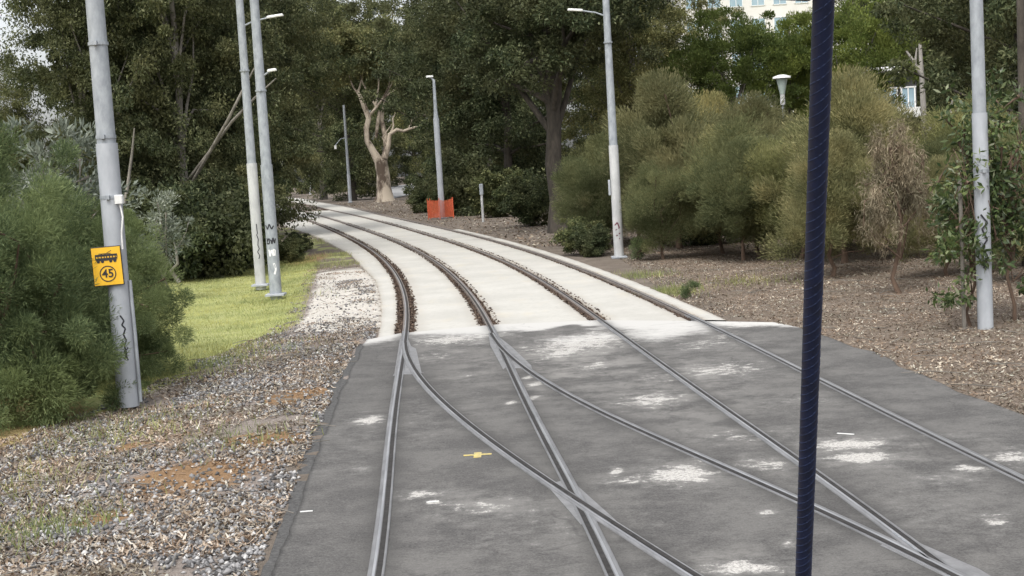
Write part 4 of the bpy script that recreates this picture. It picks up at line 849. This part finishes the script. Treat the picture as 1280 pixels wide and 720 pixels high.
ft.build('tram_symbol', M['ink'], sg)
rg = MB(); n = 36
rg.add([(a_ * math.cos(2 * math.pi * k / n), -.0088, -.095 + a_ * math.sin(2 * math.pi * k / n)) for a_ in (.088, .101) for k in range(n)], [(k, n + k, n + (k + 1) % n, (k + 1) % n)[::-1] for k in range(n)]); rg.build('ring', M['ink'], sg)
cu = bpy.data.curves.new('num', 'FONT'); cu.body = '45'; cu.size = .145; cu.align_x = 'CENTER'; cu.align_y = 'CENTER'; cu.extrude = .001; cu.offset = .0028
to = bpy.data.objects.new('num', cu); COL.objects.link(to); bpy.context.view_layer.update()
me = bpy.data.meshes.new_from_object(to.evaluated_get(bpy.context.evaluated_depsgraph_get())); bpy.data.objects.remove(to)
me.materials.clear(); me.materials.append(M['ink']); no = bpy.data.objects.new('number', me); COL.objects.link(no); no.parent = sg; no.rotation_euler = (R(90), 0, 0); no.location = (0, -.009, -.095)

# short posts
def post(px, py, H, r_, label, capm='galv'):
    b_ = at(px, py); rt = empty('short_post', tuple(b_), label, 'post')
    MB().tube([(0, 0, -.1), (0, 0, H * .72)], r_, 12).build('stem', M['sleeve_white'], rt, True); MB().box((0, 0, H * .86), (r_ * 3, r_ * 2.6, H * .28), None, r_ * .4).build('head', M[capm], rt); return rt
post(604, 277, 1.95, .065, 'short pale post right of the orange barrier'); post(388, 243, 4.2, .22, 'small pale post beyond the far rails', 'galv')

# orange safety barrier round the far pole
ob = empty('safety_barrier', (P6.x, P6.y, 0), 'orange plastic mesh barrier wrapped round the foot of the far pole', 'barrier')
corners = [(-.80, -.25), (-.10, -.62), (.68, -.30), (.62, .5), (-.7, .5)]
def sag(u): return .10 * math.sin(math.pi * u)
net = MB()
for i in range(len(corners)):
    a_, b_ = Vector((*corners[i], 0)), Vector((*corners[(i + 1) % 5], 0)); ln = (b_ - a_).length; nvx = int(ln / .07)
    for k in range(nvx + 1):
        u = k / nvx; p = a_.lerp(b_, u); zt = 1.12 - sag(u); net.box((p.x, p.y, (zt + .1) / 2), (.020, .008, zt - .1), Matrix.Rotation(math.atan2(b_.y - a_.y, b_.x - a_.x), 3, 'Z'))
    for j in range(15):
        z_ = .10 + j * .071
        for k in range(8):
            u0, u1 = k / 8, (k + 1) / 8; z0_, z1_ = z_ * (1 - .09 * sag(u0) * 10 / 1), z_ * (1 - .09 * sag(u1) * 10)
            p, q_ = a_.lerp(b_, u0), a_.lerp(b_, u1); net.tube([(p.x, p.y, z0_), (q_.x, q_.y, z1_)], .011, 4, False)
net.build('netting', M['orange'], ob)
for c_ in corners: MB().tube([(c_[0], c_[1], -.1), (c_[0], c_[1], 1.2)], .022, 8).build('stake', M['orange'], ob)

# post top lantern
lb = along(985, 46); lb.z = .33; ln_ = empty('street_lantern', tuple(lb), 'street lantern with white disc cap above the feathery shrubs', 'street lamp'); ln_.scale = (.85, .85, 1)
MB().tube([(0, 0, -.45), (0, 0, 3.9)], [.06, .045], 12).build('post', M['galv'], ln_, True)
MB().tube([(0, 0, 3.9), (0, 0, 4.25)], [.10, .09], 12).build('collar', M['sleeve_white'], ln_, True)
M['frost'] = simple('frosted lantern bowl', (.33, .40, .37), (.42, .48, .45), .3)
MB().tube([(0, 0, 4.25), (0, 0, 4.55), (0, 0, 4.78)], [.10, .17, .23], 16).build('bowl', M['frost'], ln_, True)
MB().tube([(0, 0, 4.78), (0, 0, 4.84), (0, 0, 4.9)], [.36, .35, .12], 20).build('cap', M['white'], ln_, True)

# ------------------------------------------------------------------ buildings behind the trees
M['render'] = simple('beige wall panels', (.62, .60, .56), (.68, .66, .62), .85, .6)
M['glass'] = simple('blue tinted glass', (.22, .32, .38), (.34, .44, .49), .12, .3)
M['fascia'] = simple('white fascia', (.68, .68, .66), (.75, .75, .73), .6, 1)
M['dark'] = simple('dark recess', (.03, .03, .032), (.05, .05, .05), .9, 1)
def building(name, px0, px1, Y, H, dep, label, nwin, floors, wmat, win):
    a_, b_ = along(px0, Y), along(px1, Y); W_ = b_.x - a_.x; cx_ = (a_.x + b_.x) / 2
    rt = empty(name, (cx_, Y + dep / 2, 0), label, 'building'); MB().box((0, 0, H / 2 - .5), (W_, dep, H + 1)).build('wall', wmat, rt)
    MB().box((0, 0, H + .25), (W_ + .6, dep + .6, .35), None, .05).build('roof', M['fascia'], rt)
    fh = H / floors; cw = W_ / nwin
    for f_ in range(floors):
        for k in range(nwin):
            fr = MB(); x_ = -W_ / 2 + (k + .5) * cw; z_ = (f_ + .55) * fh; ww, wh = cw * win[0], fh * win[1]
            for sx_, dx_, sz_, dz_ in ((ww + .16, 0, .08, wh / 2), (ww + .16, 0, .08, -wh / 2), (.08, ww / 2, wh, 0), (.08, -ww / 2, wh, 0), (.06, 0, wh, 0)):
                fr.box((x_ + dx_, -dep / 2 - .03, z_ + dz_), (sx_, .08, sz_ - .003 if sz_ > .1 else sz_))
            w1 = fr.build('window', M['fascia'], rt); MB().box((x_, -dep / 2 - .005, z_), (ww, .03, wh)).build('pane', M['glass'], w1)
    return rt
building('office_block', 862, 1105, 150, 21.5, 22, 'pale office block with blue windows above the trees', 9, 6, M['render'], (.6, .62))
bp_ = building('pavilion', 1062, 1150, 76, 6.6, 7, 'low pavilion with white roof edge behind the slim bare trunk', 4, 2, M['dark'], (.75, .45))
MB().box((0, -3.9, 4.45), (4.2, .6, .55)).build('balcony_edge', M['fascia'], bp_)
building('garden_pavilion', 925, 990, 75, 5.0, 6, 'low cream pavilion glimpsed below the lantern', 3, 1, M['render'], (.6, .45))

# ------------------------------------------------------------------ the tram's own windscreen wiper, about a metre ahead of the driver's eye
def wp(px, py, Y):
    d_ = ray(px, py); t_ = Y / d_.y; return Vector((d_.x * t_, Y, CAMH + d_.z * t_))
top = wp(1029.5, 0, 1.03); bot = wp(1004, 720, 1.36); dv = (top - bot).normalized()
wr = empty('windscreen_wiper', tuple(top), 'dark navy wiper arm running upright through the right of the picture', 'wiper')
M['navy'] = simple('navy rubber', (.001, .004, .022), (.002, .008, .042), .55, 60)
M['navy2'] = simple('navy braided hose', (.003, .010, .042), (.006, .018, .065), .55, 60)
T0 = Vector((0, 0, 0)) + dv * .18; B0 = (bot - top) - dv * .12
MB().tube([T0, B0], [.0082, .0079], 16).build('arm', M['navy'], wr, True)
sp = MB(); ax_ = (B0 - T0); Ls = ax_.length; an = ax_.normalized(); u_ = an.cross(Vector((0, 1, 0))).normalized(); v_ = an.cross(u_)
turns = Ls / .040
for q in range(4):
    nst = int(turns * 12); pts = []
    for k in range(nst + 1):
        th = 2 * math.pi * (k / 12 + q / 4); pts.append(T0 + an * (Ls * k / nst) + (u_ * math.cos(th) + v_ * math.sin(th)) * .0079)
    sp.tube(pts, .0007, 4)
sp.build('hose_wrap', M['navy2'], wr, True)
hb = wp(972, 2, 1.03) - top
MB().box(hb + Vector((0, 0, .0065)), (.050, .012, .009), Matrix.Rotation(R(6), 3, 'Y'), .002).build('pivot_bracket', M['black'], wr)
MB().box(Vector((0, .0, .012)), (.06, .025, .012), None, .002).build('pivot_cap', M['black'], wr)
